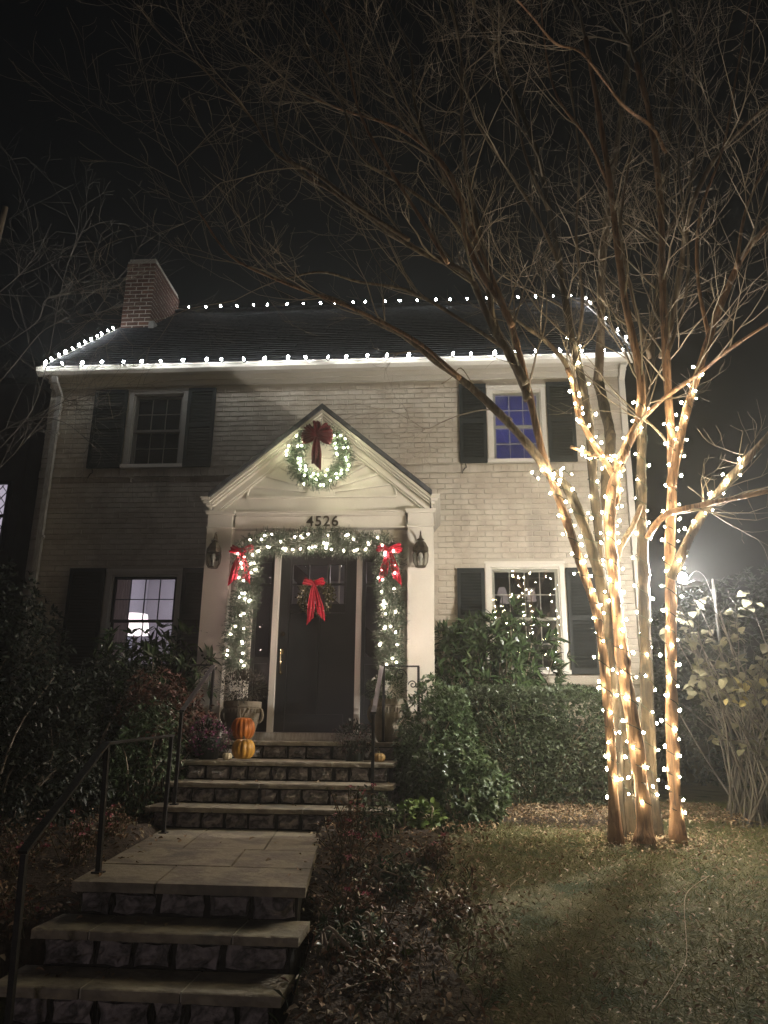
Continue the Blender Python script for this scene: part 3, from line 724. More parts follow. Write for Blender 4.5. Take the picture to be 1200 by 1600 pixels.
# hall stair seen through the door lights
t = thing('staircase', 'staircase stringer and newel seen through the front door lights', 'staircase', (-1.5, 11.5, 1.6))
s = MB(); s.add([(-2.45, 11.2, 4.02), (-2.2, 11.2, 4.02), (-.9, 11.2, 2.9), (-1.0, 11.2, 2.6), (-2.45, 11.25, 4.02), (-2.2, 11.25, 4.02), (-.9, 11.25, 2.9), (-1.0, 11.25, 2.6)], [(0, 1, 2, 3), (7, 6, 5, 4), (0, 4, 5, 1), (1, 5, 6, 2), (2, 6, 7, 3), (3, 7, 4, 0)])
s.build('stringer', mat('stair_wood', (.10, .08, .08), .6), t)
for i in range(2): b = MB(); b.box(-1.70 + i * .17, -1.72 + i * .17, 11.21, 11.24, 3.5 - i * .15, 4.04); b.build('baluster', TRIM, t)
# living room: lamp, picture, curtain
t = thing('floor_lamp', 'lit white floor lamp shade glowing behind the lower left window', 'lamp', (-4.60, 11.2, 1.7))
s = MB(); s.lathe((-4.60, 11.2, 2.98), [(.22, 0), (.17, .30)], 20); s.build('lamp_shade', emit('lit_lamp_shade', (1, .86, .90), 2.2), t)
s = MB(); s.tube([(-4.60, 11.2, 1.72), (-4.60, 11.2, 2.97)], .012, 8); s.lathe((-4.60, 11.2, 1.7), [(.14, 0), (.13, .02), (.02, .03)], 16); s.build('pole', BRASS, t)
t = thing('framed_picture', 'dark framed picture on the wall inside the lower left window', 'picture', (-5.22, 12.3, 3.3))
s = MB(); s.box(-5.245, -5.21, 11.75, 12.85, 3.42, 3.50); s.box(-5.245, -5.21, 11.75, 12.85, 2.8, 2.88); s.box(-5.245, -5.21, 11.75, 11.83, 2.881, 3.419); s.box(-5.245, -5.21, 12.77, 12.85, 2.881, 3.419); s.build('frame', mat('picture_frame', (.09, .07, .08), .6), t)
s = MB(); s.box(-5.245, -5.225, 11.831, 12.769, 2.881, 3.419); s.build('print', mat('picture_print', (.35, .36, .42), .7, (.5, .5, .55), 3), t)
cu = MB(); pts = [(-4.44 + .23 * i / 24, 10.0 + .018 * math.sin(i * 1.6)) for i in range(25)]
cu.add([(x, y, 2.36) for x, y in pts] + [(x, y, 3.66) for x, y in pts], [(i, i + 1, i + 26, i + 25) for i in range(24)])
tag(cu.build('curtain', CURTAIN), 'brown curtain hanging at the left of the lit lower left window', 'curtain')
# dining room chandelier with five shades
t = thing('chandelier', 'chandelier with small pale shades behind the lower right window', 'chandelier', (1.05, 11.3, 3.9))
s = MB(); s.tube([(1.05, 11.3, 4.25), (1.05, 11.3, 3.40)], .012, 6)
SHM = emit('chandelier_shade', (1, .78, .74), .42)
for i in range(5):
    a = 2 * PI * i / 5 + .5; x, y = 1.0 + .36 * math.cos(a), 11.3 + .36 * math.sin(a)
    s.tube([(1.05, 11.3, 3.42), ((1.05 + x) / 2, (11.3 + y) / 2, 3.36), (x, y, 3.40), (x, y, 3.52)], .007, 5)
    q = MB(); q.lathe((x, y, 3.52), [(.075, 0), (.045, .11)], 14); q.build('shade', SHM, t)
s.build('arm', BRASS, t)

# ---------------------------------------------------------------- wall lanterns
def lantern(x, label):
    t = thing('wall_lantern', label, 'lantern', (x, 8.65, 3.60), group='brass wall lanterns beside the entry')
    y = 8.52; p = MB(); p.prism([(x + .045 * math.cos(2 * PI * i / 12), 3.62 + .10 * math.sin(2 * PI * i / 12)) for i in range(12)], 8.63, 8.649)
    p.tube([(x, 8.63, 3.66), (x, 8.60, 3.80), (x, 8.56, 3.845), (x, y, 3.82), (x, y, 3.775)], .009, 6); p.build('bracket', BRASS, t)
    c = MB(); c.lathe((x, y, 3.60), [(.092, 0), (.086, .045), (.055, .10), (.028, .125), (.045, .135), (.02, .155), (.012, .19)], 6); c.build('cap', BRASS, t)
    f = MB(); up = [(.082, 3.60), (.088, 3.55), (.080, 3.47), (.055, 3.42)]
    for i in range(6):
        a = 2 * PI * i / 6
        f.tube([(x + r * math.cos(a), y + r * math.sin(a), z) for r, z in up], .006, 4)
    for r, z in (up[0], up[-1]): f.lathe((x, y, z - .006), [(r + .006, 0), (r + .006, .012)], 6)
    f.build('cage', BRASS, t)
    for i in range(6):
        a, b = 2 * PI * i / 6, 2 * PI * (i + 1) / 6; g = MB(); V = []
        for r, z in up: V += [(x + (r - .003) * math.cos(a), y + (r - .003) * math.sin(a), z), (x + (r - .003) * math.cos(b), y + (r - .003) * math.sin(b), z)]
        g.add(V, [(0, 1, 3, 2), (2, 3, 5, 4), (4, 5, 7, 6)]); g.build('pane', LGLASS, t)
    b = MB(); b.lathe((x, y, 3.43), [(.014, 0), (.014, .07), (.03, .10), (.022, .14), (.006, .155)], 10); b.build('bulb', mat('unlit_bulb', (.7, .68, .62), .25), t)
lantern(-2.645, 'unlit bronze wall lantern on the pilaster left of the front door')
lantern(-.248, 'unlit bronze wall lantern on the pilaster next to the bare brick wall')

# ---------------------------------------------------------------- steps and walk
st = thing('stone_steps', None, None, (-1.4, 5.8, .4), kind='structure')
def stone(x0, x1, z0, z1, y, r, depth=.06):
    nx, nz = 4, 3; m = MB(); W = x1 - x0; H = z1 - z0
    for k in range(nz):
        for i in range(nx):
            u = i / (nx - 1); w = k / (nz - 1); e = (i in (0, nx - 1)) or (k in (0, nz - 1))
            cx = (r.uniform(-.016, .016) if 0 < i < nx - 1 else r.uniform(0, .024) * (1 if i == 0 else -1))
            m.v.append((x0 + u * W + cx, y + (r.uniform(-.002, .016) if e else -r.uniform(.014, .045)), z0 + w * H + (r.uniform(-.006, .006) if 0 < k < nz - 1 else r.uniform(0, .018) * (1 if k == 0 else -1))))
    for k in range(nz - 1):
        for i in range(nx - 1): a = k * nx + i; m.f.append((a, a + 1, a + nx + 1, a + nx)); m.m.append(0)
    b = len(m.v); m.v += [(x0 + .004, y + depth, z0 + .002), (x1 - .004, y + depth, z0 + .002), (x1 - .004, y + depth, z1 - .002), (x0 + .004, y + depth, z1 - .002)]
    m.f += [(b, b + 1, nx - 1, 0), (b + 1, b + 2, nz * nx - 1, nx - 1), (b + 2, b + 3, (nz - 1) * nx, nz * nx - 1), (b + 3, b, 0, (nz - 1) * nx)]; m.m += [0] * 4
    return m
def slabp(poly, z, th, r):
    m = MB(); m.prismz(poly, z - th, z); return m
rs = random.Random(21)
def step(x0, x1, yf, yb, ztop, zlow, splits, sw, th=.042, name='tread_slab'):
    """slabs over a riser of field stones; yf nosing, riser 3 cm behind it"""
    core = MB(); core.box(x0 + .05, x1 - .05, yf + .075, yb + .05, zlow - .12, ztop - th - .001); core.build('step_core', STMORT, st)
    xsp = [x0] + splits + [x1]
    for a, b in zip(xsp, xsp[1:]):
        s = MB(); d = rs.uniform(-.006, .006); xa, xb = a + (.006 if a != x0 else 0), b - (.006 if b != x1 else 0); K = 14
        for i in range(K + 1):
            x = xa + (xb - xa) * i / K; c1, c2 = rs.uniform(0, .006) + (.012 if rs.random() < .10 else 0), rs.uniform(0, .007)
            s.v += [(x, yf + d + c2, ztop - th + rs.uniform(0, .003)), (x, yf + d + rs.uniform(-.002, .003), ztop - th * .5), (x, yf + d + c1 * .6, ztop - .004 - c1 * .4), (x, yf + d + .008 + c1, ztop - rs.uniform(0, .0012)), (x, yb, ztop), (x, yb, ztop - th)]
        for i in range(K):
            for j in range(6): s.f.append((i * 6 + j, i * 6 + (j + 1) % 6, i * 6 + 6 + (j + 1) % 6, i * 6 + 6 + j)[::-1]); s.m.append(0)
        s.f += [tuple(range(6)), tuple(range(K * 6 + 5, K * 6 - 1, -1))]; s.m += [0, 0]; s.build('tread_slab', SLAB, st)
    for a in splits: j = MB(); j.box(a - .0045, a + .0045, yf + .012, yb - .005, ztop - th + .004, ztop - .003); j.build('joint', JOINT, st)
    x = x0 + .05
    while x < x1 - .06:
        w = min(rs.uniform(*sw), x1 - .05 - x)
        if x1 - .05 - (x + w) < .07: w = x1 - .05 - x
        stone(x + .004, x + w - .006, zlow + .004, ztop - th - .006, yf + .042, rs).build('stone', STONE, st, smooth=False); x += w
step(-2.60, -.38, 8.00, 8.72, 1.514, 1.344, [-1.9, -1.0], (.16, .27))
step(-2.44, -.46, 7.29, 8.06, 1.344, 1.174, [-1.75, -1.02], (.13, .24))
step(-2.44, -.44, 6.93, 7.36, 1.174, 1.004, [-1.6], (.16, .27))
step(-2.46, -.42, 6.58, 7.00, 1.004, .834, [-1.9, -1.15], (.15, .25))
# landing
core = MB(); core.prismz([(-1.93, 4.37), (-.77, 4.37), (-1.05, 6.6), (-2.27, 6.6)], .2, .782); core.build('step_core', STMORT, st)
def lerp(a, b, t): return a + (b - a) * t
LXL = lambda y: lerp(-1.965, -2.30, (y - 4.3) / 2.35); LXR = lambda y: lerp(-.72, -1.00, (y - 4.3) / 2.35)
for (ya, yb, sp) in ((4.30, 4.86, (.36,)), (4.87, 5.55, (.62,)), (5.56, 6.66, (.28, .72))):
    tt = [0] + list(sp) + [1]
    for a, b in zip(tt, tt[1:]):
        P = [(lerp(LXL(y), LXR(y), u) + e, y) for y, u, e in ((ya, a, .005 * (a > 0)), (ya, b, -.005 * (b < 1)), (yb, b, -.005 * (b < 1)), (yb, a, .005 * (a > 0)))]
        s = MB(); s.prismz(P, .784, .834 + rs.uniform(-.003, .002)); s.build('paving_slab', SLAB, st)
x = -1.93
while x < -.80:
    w = min(rs.uniform(.15, .27), -.77 - x)
    if -.77 - (x + w) < .08: w = -.77 - x
    stone(x + .004, x + w - .006, .668, .778, 4.345, rs).build('stone', STONE, st); x += w
step(-2.02, -.70, 4.03, 4.36, .664, .494, [-1.73, -1.02], (.16, .30), .045)
step(-2.05, -.72, 3.765, 4.08, .494, .324, [-1.63, -1.17], (.15, .26), .048)
step(-2.10, -.70, 3.30, 3.80, .324, .154, [-1.5], (.2, .3), .05)

# ---------------------------------------------------------------- railings
def railing(label, posts, rails, scrolls, grp):
    t = thing('iron_railing', label, 'railing', posts[0][0], group=grp)
    for a, b in posts: m = MB(); m.bar(a, b, .026, .026, up=(0, 1, 0)); m.box(a[0] - .03, a[0] + .03, a[1] - .03, a[1] + .03, a[2], a[2] + .008); m.build('post', IRON, t)
    for a, b in rails: m = MB(); m.bar(a, b, .042, .014); m.build('handrail', IRON, t)
    for cx, y, cz, r, dr in scrolls:
        m = MB(); pts = [(cx + dr * r * (1 - k / 22) * math.cos(k * .48), y, cz + r * (1 - k / 22) * math.sin(k * .48)) for k in range(19)]
        m.tube(pts, .006, 5); m.build('scroll', IRON, t)
railing('upper black iron handrail left of the door, scrolls under its flat top', [((-2.43, 8.12, 1.52), (-2.43, 8.12, 2.27)), ((-2.275, 6.75, 1.004), (-2.275, 6.75, 1.76))],
        [((-2.70, 8.12, 2.277), (-2.43, 8.12, 2.277)), ((-2.43, 8.12, 2.277), (-2.275, 6.75, 1.77))], [(-2.50, 8.12, 2.20, .06, -1), (-2.55, 8.12, 2.12, .04, 1)], 'iron step railings')
railing('upper black iron handrail right of the door, scrolls under its flat top', [((-.26, 8.12, 1.0), (-.26, 8.12, 2.27)), ((-.60, 6.75, 1.004), (-.60, 6.75, 1.76)), ((-.62, 8.12, 1.52), (-.62, 8.12, 2.27))],
        [((-.25, 8.12, 2.277), (-.64, 8.12, 2.277)), ((-.64, 8.12, 2.277), (-.60, 6.75, 1.77))], [(-.45, 8.12, 2.19, .065, 1), (-.32, 8.12, 2.09, .045, -1)], 'iron step railings')
railing('long black iron handrail dropping beside the lower steps', [((-2.19, 6.3, .834), (-2.19, 6.3, 1.56)), ((-1.935, 4.55, .834), (-1.94, 4.5, 1.52)), ((-1.83, 3.56, .324), (-1.87, 3.58, 1.065))],
        [((-2.19, 6.32, 1.567), (-1.94, 4.48, 1.527)), ((-1.94, 4.48, 1.527), (-1.87, 3.56, 1.075))], [], 'iron step railings')
# ---------------------------------------------------------------- lights
def bulb_mesh(name, r, l, m, n=6):
    b = MB(); b.lathe((0, 0, 0), [(r * .35, -l * .5), (r * .85, -l * .3), (r, 0), (r * .7, l * .3), (r * .15, l * .5)], n)
    me = bpy.data.meshes.new(name); me.from_pydata(b.v, [], b.f); me.materials.append(m); me.polygons.foreach_set('use_smooth', [True] * len(me.polygons)); return me
BM_ROOF = bulb_mesh('roof_bulb', .0165, .050, emit('cool_led', (.92, .97, 1.0), L_ROOF))
BM_TREE = bulb_mesh('tree_bulb', .0094, .023, emit('warm_led', (1, .83, .52), L_TREE))
BM_GARL = bulb_mesh('garland_bulb', .0075, .015, emit('rosy_led', (1, .74, .66), L_GARL))
BM_WREA = bulb_mesh('wreath_bulb', .0065, .015, emit('wreath_led', (1, .97, .66), L_WREATH))
rl = random.Random(77)
def light_string(label, wire_pts, bulbs, me, group, wm=WIRE, wr=.0038, loc=None, sockets=None):
    t = thing('string_lights', label, 'string lights', loc or bulbs[0], group=group)
    w = MB(); w.tube(wire_pts, wr, 5)
    if sockets: 
        for p, q in sockets: w.tube([p, q], [.012, .013], 6)
    w.build('wire', wm, t)
    for b in bulbs: share(me, 'bulb', t, b, (rl.uniform(-.9, .9), rl.uniform(-.9, .9), rl.uniform(0, 3)), rl.choice((.8, .95, 1.0, 1.1, 1.3)))
    return t
def roof_string(label, p, q, n, skip=(), jit=.01, up=Vector((0, -.35, .94))):
    p = Vector(p); q = Vector(q); W = []; B = []; S = []
    for i in range(n):
        c = p.lerp(q, (i + .5 + rl.uniform(-.12, .12)) / n) + Vector((rl.uniform(-jit, jit),) * 3); W.append(c)
        W.append(p.lerp(q, min(1, (i + 1) / n)) + Vector((0, 0, -.02)))
        if i in skip: continue
        dd = (up + Vector((rl.uniform(-.15, .15), rl.uniform(-.1, .1), 0))).normalized()
        S.append((c, c + dd * .03)); B.append(tuple(c + dd * .055))
    return light_string(label, W, B, BM_ROOF, 'cool white bulbs along the roof edges', WIREW, .003, sockets=S)
roof_string('row of cool white bulbs clipped along the front gutter', (gx0 + .02, EY - .135, EZ - .01), (gx1 - .02, EY - .135, EZ - .01), 29, up=Vector((0, -.75, .65)))
roof_string('row of cool white bulbs along the roof ridge beside the chimney', (CX1 + .12, RY - .06, RZ + .04), (RX1 - .05, RY - .06, RZ + .04), 24)
roof_string('short row of cool white bulbs up the sloping roof edge below the chimney', (RX0 - .02, EY + .05, EZ + .08), (RX0 - .02, CY0 - .1, EZ + .06 + (CY0 - EY - .1) * math.tan(ang)), 12)
roof_string('sparse cool white bulbs down the sloping roof edge behind the tree', (RX1 + .02, RY - .1, RZ + .0), (RX1 + .02, EY + .05, EZ + .08), 9, skip=(3, 5))

# ---------------------------------------------------------------- the big tree
TB = Vector((1.50, 6.45, .83))
tree = thing('crape_myrtle', 'large bare multi stemmed tree on the lawn, its lower stems wound with warm lights', 'tree', TB)
def catmull(P, k=6):
    P = [Vector(p) for p in P]; Q = [P[0] * 2 - P[1]] + P + [P[-1] * 2 - P[-2]]; out = []
    for i in range(1, len(Q) - 2):
        for j in range(k):
            t = j / k; a, b, c, d = Q[i - 1], Q[i], Q[i + 1], Q[i + 2]
            out.append(.5 * ((2 * b) + (c - a) * t + (2 * a - 5 * b + 4 * c - d) * t * t + (3 * b - a - 3 * c + d) * t ** 3))
    out.append(Q[-2]); return out
STEMS = []
def stem(px, dep, r0, r1, bark=BARK, name='stem', flare=True):
    """px: picture samples of the stem's axis, dep: its distance at those heights"""
    P = [at(x, y, d) for (x, y), d in zip(px, dep)]
    C = catmull(P); N = len(C); rr = random.Random(len(STEMS) * 7 + 3)
    rad = []
    for i in range(N):
        t = i / (N - 1); r = r0 + (r1 - r0) * t
        r *= 1 + .06 * math.sin(i * 1.1 + len(STEMS)) + rr.uniform(-.03, .03)
        if flare and i < 4: r *= 1 + .45 * ((4 - i) / 4) ** 2
        rad.append(r)
    m = MB(); m.tube(C, rad, 12)
    # flute the trunk a little
    k = 12
    for i in range(N):
        for j in range(k):
            v = Vector(m.v[i * k + j]); d = (v - C[i]); f = 1 + .12 * math.sin(j * 2 * PI / k * 3 + i * .25 + len(STEMS)) + .05 * math.sin(j * 5.1 + i * .6) + rr.uniform(-.05, .05) + (.35 * max(0, math.cos((j - 9) * .5236)) if (i * 7 + len(STEMS) * 5) % 31 == 0 and flare else 0)
            m.v[i * k + j] = tuple(C[i] + d * f)
    o = m.build(name, bark, tree, smooth=True); STEMS.append((C, rad)); return C, rad
def lin(a, b, n): return [a + (b - a) * i / (n - 1) for i in range(n)]
S = {}
S['A'] = stem([(962, 1318), (956, 1180), (946, 1060), (932, 960), (910, 890), (888, 820), (868, 765), (852, 725), (838, 668), (826, 610), (812, 555), (795, 500), (770, 440), (748, 390), (735, 350), (715, 300), (690, 255), (650, 215)], lin(6.35, 6.1, 18), .038, .022)
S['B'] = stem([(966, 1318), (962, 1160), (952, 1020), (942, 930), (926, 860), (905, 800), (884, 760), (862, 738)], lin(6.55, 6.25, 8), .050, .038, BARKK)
S['B2'] = stem([(858, 738), (820, 690), (765, 632), (720, 592), (675, 560), (630, 525), (580, 500), (530, 470), (490, 458)], lin(6.22, 5.6, 9), .040, .010, BARKD, 'branch', False)
S['C'] = stem([(1008, 1318), (1002, 1240), (990, 1140), (978, 1060), (968, 985), (958, 900), (953, 840), (955, 780), (966, 730), (982, 690), (998, 655), (1002, 600), (992, 540), (978, 480), (966, 400), (955, 300), (940, 200), (915, 60)], lin(6.3, 6.7, 18), .058, .024)
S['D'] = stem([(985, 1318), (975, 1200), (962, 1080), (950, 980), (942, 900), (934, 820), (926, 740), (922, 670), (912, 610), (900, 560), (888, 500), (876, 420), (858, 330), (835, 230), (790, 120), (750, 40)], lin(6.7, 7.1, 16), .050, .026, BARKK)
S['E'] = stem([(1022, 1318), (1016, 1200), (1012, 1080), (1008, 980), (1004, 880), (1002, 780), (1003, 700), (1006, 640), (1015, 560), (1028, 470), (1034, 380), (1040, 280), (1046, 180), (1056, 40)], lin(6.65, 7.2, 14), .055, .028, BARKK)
S['F'] = stem([(1060, 1318), (1054, 1220), (1050, 1120), (1048, 1020), (1048, 940), (1047, 860), (1050, 780), (1049, 700), (1045, 640), (1041, 560), (1037, 480), (1034, 400), (1030, 300), (1015, 180), (995, 100)], lin(6.45, 6.9, 15), .048, .028)
S['G'] = stem([(1049, 760), (1060, 700), (1073, 640), (1088, 590), (1108, 530), (1130, 470), (1150, 420), (1175, 380), (1215, 340)], lin(6.55, 6.4, 9), .040, .022, BARK, 'branch', False)
S['H'] = stem([(1050, 905), (1068, 860), (1090, 815), (1118, 776), (1146, 742), (1172, 712), (1205, 675), (1250, 610)], lin(6.5, 6.1, 8), .042, .026, BARKD, 'branch', False)
S['I'] = stem([(1012, 840), (1028, 815), (1050, 800), (1085, 792), (1130, 782), (1210, 765)], lin(6.6, 5.9, 6), .030, .018, BARK, 'branch', False)
S['J'] = stem([(958, 905), (968, 860), (990, 820), (1002, 790)], lin(6.6, 6.7, 4), .026, .022, BARKD, 'branch', False)
S['K'] = stem([(952, 860), (958, 800), (966, 760), (945, 720), (925, 690), (905, 650), (895, 600), (886, 575)], lin(6.55, 6.4, 8), .034, .020, BARK, 'branch', False)
S['L'] = stem([(975, 735), (955, 716), (930, 712), (892, 698)], lin(6.5, 6.2, 4), .022, .014, BARK, 'branch', False)
S['M'] = stem([(1034, 560), (1050, 500), (1062, 430), (1075, 340), (1110, 260), (1160, 200), (1215, 150)], lin(6.9, 6.3, 7), .030, .016, BARKD, 'branch', False)
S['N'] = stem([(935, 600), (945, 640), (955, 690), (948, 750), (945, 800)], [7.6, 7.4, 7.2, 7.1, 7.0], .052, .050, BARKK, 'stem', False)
S['N2'] = stem([(935, 600), (938, 520), (940, 440), (950, 330), (965, 220), (985, 60)], lin(7.6, 8.0, 6), .050, .030, BARKD, 'stem', False)
S['O'] = stem([(822, 600), (800, 560), (775, 520), (752, 470), (735, 435), (700, 412), (665, 398), (620, 370), (570, 335), (520, 300), (470, 268), (440, 230), (425, 170)], lin(6.1, 5.5, 13), .034, .010, BARKD, 'branch', False)
S['P'] = stem([(800, 510), (780, 470), (748, 420), (728, 370), (720, 320), (700, 270), (660, 225), (610, 195), (545, 175), (480, 150)], lin(6.1, 5.8, 10), .030, .009, BARK, 'branch', False)
S['Q'] = stem([(1040, 240), (1020, 200), (975, 165), (940, 120), (905, 80), (868, 68), (835, 30), (800, -10)], lin(6.7, 5.7, 8), .018, .008, BARK, 'branch', False)
S['R'] = stem([(1003, 655), (1040, 620), (1090, 585), (1140, 545), (1210, 500)], lin(6.8, 5.9, 5), .022, .012, BARK, 'branch', False)
S['T'] = stem([(916, 660), (906, 620), (893, 590), (878, 560), (850, 530), (820, 510)], lin(7.0, 6.8, 6), .030, .018, BARKD, 'branch', False)
S['U'] = stem([(826, 625), (812, 590), (790, 545), (772, 500), (762, 440), (752, 380), (735, 300), (722, 200), (720, 80), (700, -20)], lin(6.2, 6.6, 10), .034, .014, BARKD, 'branch', False)
LIMBS = [
 ([(700, 412), (650, 330), (600, 250), (560, 170), (540, 80), (500, 10)], (5.7, 5.4)), ([(735, 350), (690, 270), (650, 170), (640, 80), (600, -10)], (6.1, 6.0)),
 ([(640, 375), (570, 330), (490, 270), (430, 240), (390, 180), (310, 100)], (5.5, 5.0)), ([(720, 592), (660, 540), (590, 500), (520, 470), (440, 440), (360, 400), (310, 330)], (5.9, 5.2)),
 ([(790, 545), (720, 500), (640, 455), (560, 440), (500, 425), (430, 440)], (6.1, 5.6)), ([(858, 330), (820, 240), (800, 140), (770, 40), (765, -20)], (7.0, 7.0)),
 ([(955, 300), (920, 220), (870, 150), (850, 60), (845, -20)], (6.7, 6.6)), ([(1034, 380), (1075, 300), (1090, 200), (1085, 90), (1100, -10)], (7.0, 7.0)),
 ([(1015, 560), (985, 450), (970, 350), (985, 240), (1000, 110), (1010, -10)], (6.8, 6.9)), ([(1108, 530), (1090, 430), (1095, 330), (1130, 230), (1150, 120), (1175, -10)], (6.5, 6.4)),
 ([(1041, 560), (1070, 470), (1075, 380), (1060, 260), (1068, 120), (1055, -10)], (6.8, 6.9)), ([(900, 560), (910, 470), (900, 370), (905, 250), (890, 100), (900, -10)], (7.1, 7.2)),
 ([(1150, 420), (1165, 330), (1200, 250), (1240, 170)], (6.4, 6.3)), ([(748, 390), (700, 340), (630, 290), (560, 240), (530, 150), (470, 60)], (6.1, 5.7)),
 ([(876, 420), (840, 340), (790, 260), (740, 180), (720, 90), (680, -10)], (7.0, 6.8))]
for li, (px_, dd_) in enumerate(LIMBS):
    S['L%d' % li] = stem(px_, lin(dd_[0], dd_[1], len(px_)), .018, .007, BARKD if li % 3 else BARK, 'branch', False)
# branching crown of fine twigs
rt = random.Random(5)
tw_big, tw_fine = MB(), MB()
cnt = [0]
def grow(mb, p, d, L, r, lev, rr, bend=.22, upb=.12, kids=(3, 5), fine=None):
    n = max(3, int(L / .11)); n = min(n, 9); pts = [p]; rs_ = [r]; q = p.copy(); dd = d.normalized()
    ks = []
    for i in range(n):
        dd = (dd + Vector((rr.gauss(0, bend), rr.gauss(0, bend), rr.gauss(0, bend) + upb)) * .55).normalized()
        q = q + dd * L / n; pts.append(q.copy()); rs_.append(max(.0012, r * (1 - .75 * (i + 1) / n)))
        if lev > 0 and i >= 1: ks.append((q.copy(), dd.copy(), rs_[-1]))
    (fine if (fine and r < .006) else mb).tube(pts, rs_, 4 if r > .006 else 3, cap=False); cnt[0] += 1
    if lev > 0:
        for c in range(rr.randint(*kids)):
            kp, kd, kr = rr.choice(ks); side = Vector((rr.gauss(0, 1), rr.gauss(0, 1), rr.gauss(0, .7))).normalized()
            grow(mb, kp, (kd * .9 + side * .75), L * rr.uniform(.42, .7), kr * .75, lev - 1, rr, bend * 1.1, upb, kids, fine)
for key in ('A', 'C', 'D', 'E', 'F', 'G', 'B2', 'N2', 'O', 'P', 'Q', 'M', 'U', 'R', 'H', 'I', 'T') + tuple('L%d' % q for q in range(len(LIMBS))):
    C, rad = S[key]; N = len(C); s0 = int(N * (.50 if key in 'ACDEF' else .30))
    for k in range(13 if key in ('A', 'C', 'D', 'E', 'F', 'N2', 'O', 'P', 'U') else 5):
        i = rt.randint(s0, N - 2); d = (C[i + 1] - C[i]).normalized(); side = Vector((rt.gauss(0, 1), rt.gauss(0, 1), rt.gauss(0, .5))).normalized()
        if key in ('H', 'I', 'R') and rt.random() < .5: continue
        L = rt.uniform(.5, 1.45) * (.55 if key in ('H', 'I', 'T', 'B2') else 1)
        grow(tw_big, C[i], d + side * .7, L, min(rad[i] * .45, .012), 3 if L > .8 else 2, rt, kids=(2, 4), fine=tw_fine)
    grow(tw_big, C[-1], (C[-1] - C[-2]), rt.uniform(.9, 1.6), rad[-1] * .8, 3, rt, fine=tw_fine)
# branch reaching left across the wall above the entry roof
P = [at(x, y, d) for x, y, d in ((800, 655, 6.6), (765, 640, 6.8), (720, 648, 7.0), (690, 660, 7.1), (665, 670, 7.2), (640, 655, 7.25), (612, 642, 7.3))]
tw_big.tube(catmull(P, 4), [.008 - .00024 * i for i in range(25)], 4)
for k in range(9):
    p = P[rt.randint(3, 6)]; grow(tw_big, p, Vector((-1, rt.gauss(0, .4), rt.gauss(0, .8))), rt.uniform(.2, .42), .0045, 2, rt, .3, .0, (2, 4))
for px in ([(690, 600, 6.3), (705, 590, 6.3), (720, 575, 6.3), (738, 600, 6.3)], [(884, 560, 6.0), (920, 590, 6.0), (960, 620, 6.0), (1000, 655, 6.2)], [(1075, 760, 6.2), (1120, 790, 6.1), (1160, 770, 6.0), (1205, 760, 6.0)]):
    tw_big.tube(catmull([at(*q) for q in px], 4), .005, 4)
tw_big.build('branchlets', TWIG, tree, kind='stuff', smooth=True)
tw_fine.build('twigs', TWIG, tree, kind='stuff')
# lights wound round the stems
def wind(label, key, i0, i1, pitch, step, r_extra=.010, every=1):
    C, rad = S[key]; N = len(C); a0 = rl.uniform(0, 6); pts = []; B = []
    # arc-length sampling
    seg = [(C[i], C[i + 1], rad[i], rad[i + 1]) for i in range(int(i0 * (N - 1)), int(i1 * (N - 1)))]
    s = 0; L = []
    for p, q, ra, rb in seg:
        l = (q - p).length; k = max(2, int(l / .010))
        for j in range(k):
            t = j / k; L.append((p.lerp(q, t), (q - p).normalized(), ra + (rb - ra) * t, s + l * t))
        s += l
    acc = 0; last = None; ang_ = a0
    for p, d, r, s_ in L:
        dl = 0 if last is None else s_ - last; last = s_
        ang_ += 2 * PI * dl / (pitch * (1 + .3 * math.sin(s_ * 5.3 + a0)))
        a = d.cross(Vector((0, -1, 0))).normalized(); b = a.cross(d).normalized(); rr = r * 1.10 + .005
        w = p + (a * math.cos(ang_) + b * math.sin(ang_)) * rr
        pts.append(w); acc += math.hypot(dl, dl * 2 * PI * rr / pitch)
        if acc >= step:
            acc = rl.uniform(-.08, .05); o = (a * math.cos(ang_) + b * math.sin(ang_))
            j = Vector((rl.uniform(-1, 1), rl.uniform(-1, 1), rl.uniform(-1, 1))) * .012
            B.append(tuple(w + o * (r_extra + .010) + j))
    light_string(label, pts[::3], B, BM_TREE, 'warm light strings on the tree')
    return len(B)
nb = 0
nb += wind('warm light string wound up the slender leftmost tree stem to its fork', 'A', .03, .43, .16, .135)
nb += wind('warm light string on the grey stem just behind the leftmost one', 'B', .05, .98, .19, .15)
nb += wind('warm light string on the thick orange stem at the middle of the tree', 'C', .03, .62, .17, .15)
nb += wind('warm light string climbing highest, on the dark stem left of the middle', 'D', .04, .66, .22, .16)
nb += wind('warm light string on the thick dark stem right of the middle', 'E', .04, .52, .22, .17)
nb += wind('warm light string on the pale rightmost upright stem', 'F', .03, .56, .17, .14)
nb += wind('short warm light string on the limb forking off the rightmost stem', 'G', .10, .42, .14, .11)
nb += wind('warm light string on the limb slanting out to the right of the tree', 'H', .02, .78, .15, .105)
nb += wind('warm light string on the curved inner branch at the middle of the tree', 'K', .02, .98, .14, .10)
# bunched end at the fork of the leftmost stem
B = [tuple(at(862 + rl.gauss(0, 13), 740 + rl.gauss(0, 6), 6.12 + rl.uniform(-.04, .05))) for i in range(12)]
B.sort(); light_string('bunched end of warm lights at the fork of the leftmost stem', [Vector(b) + Vector((0, 0, -.012)) for b in B], B, BM_TREE, 'warm light strings on the tree')
nb += wind('warm light string low on the stubby branch pointing left', 'L', .05, .95, .1, .09)

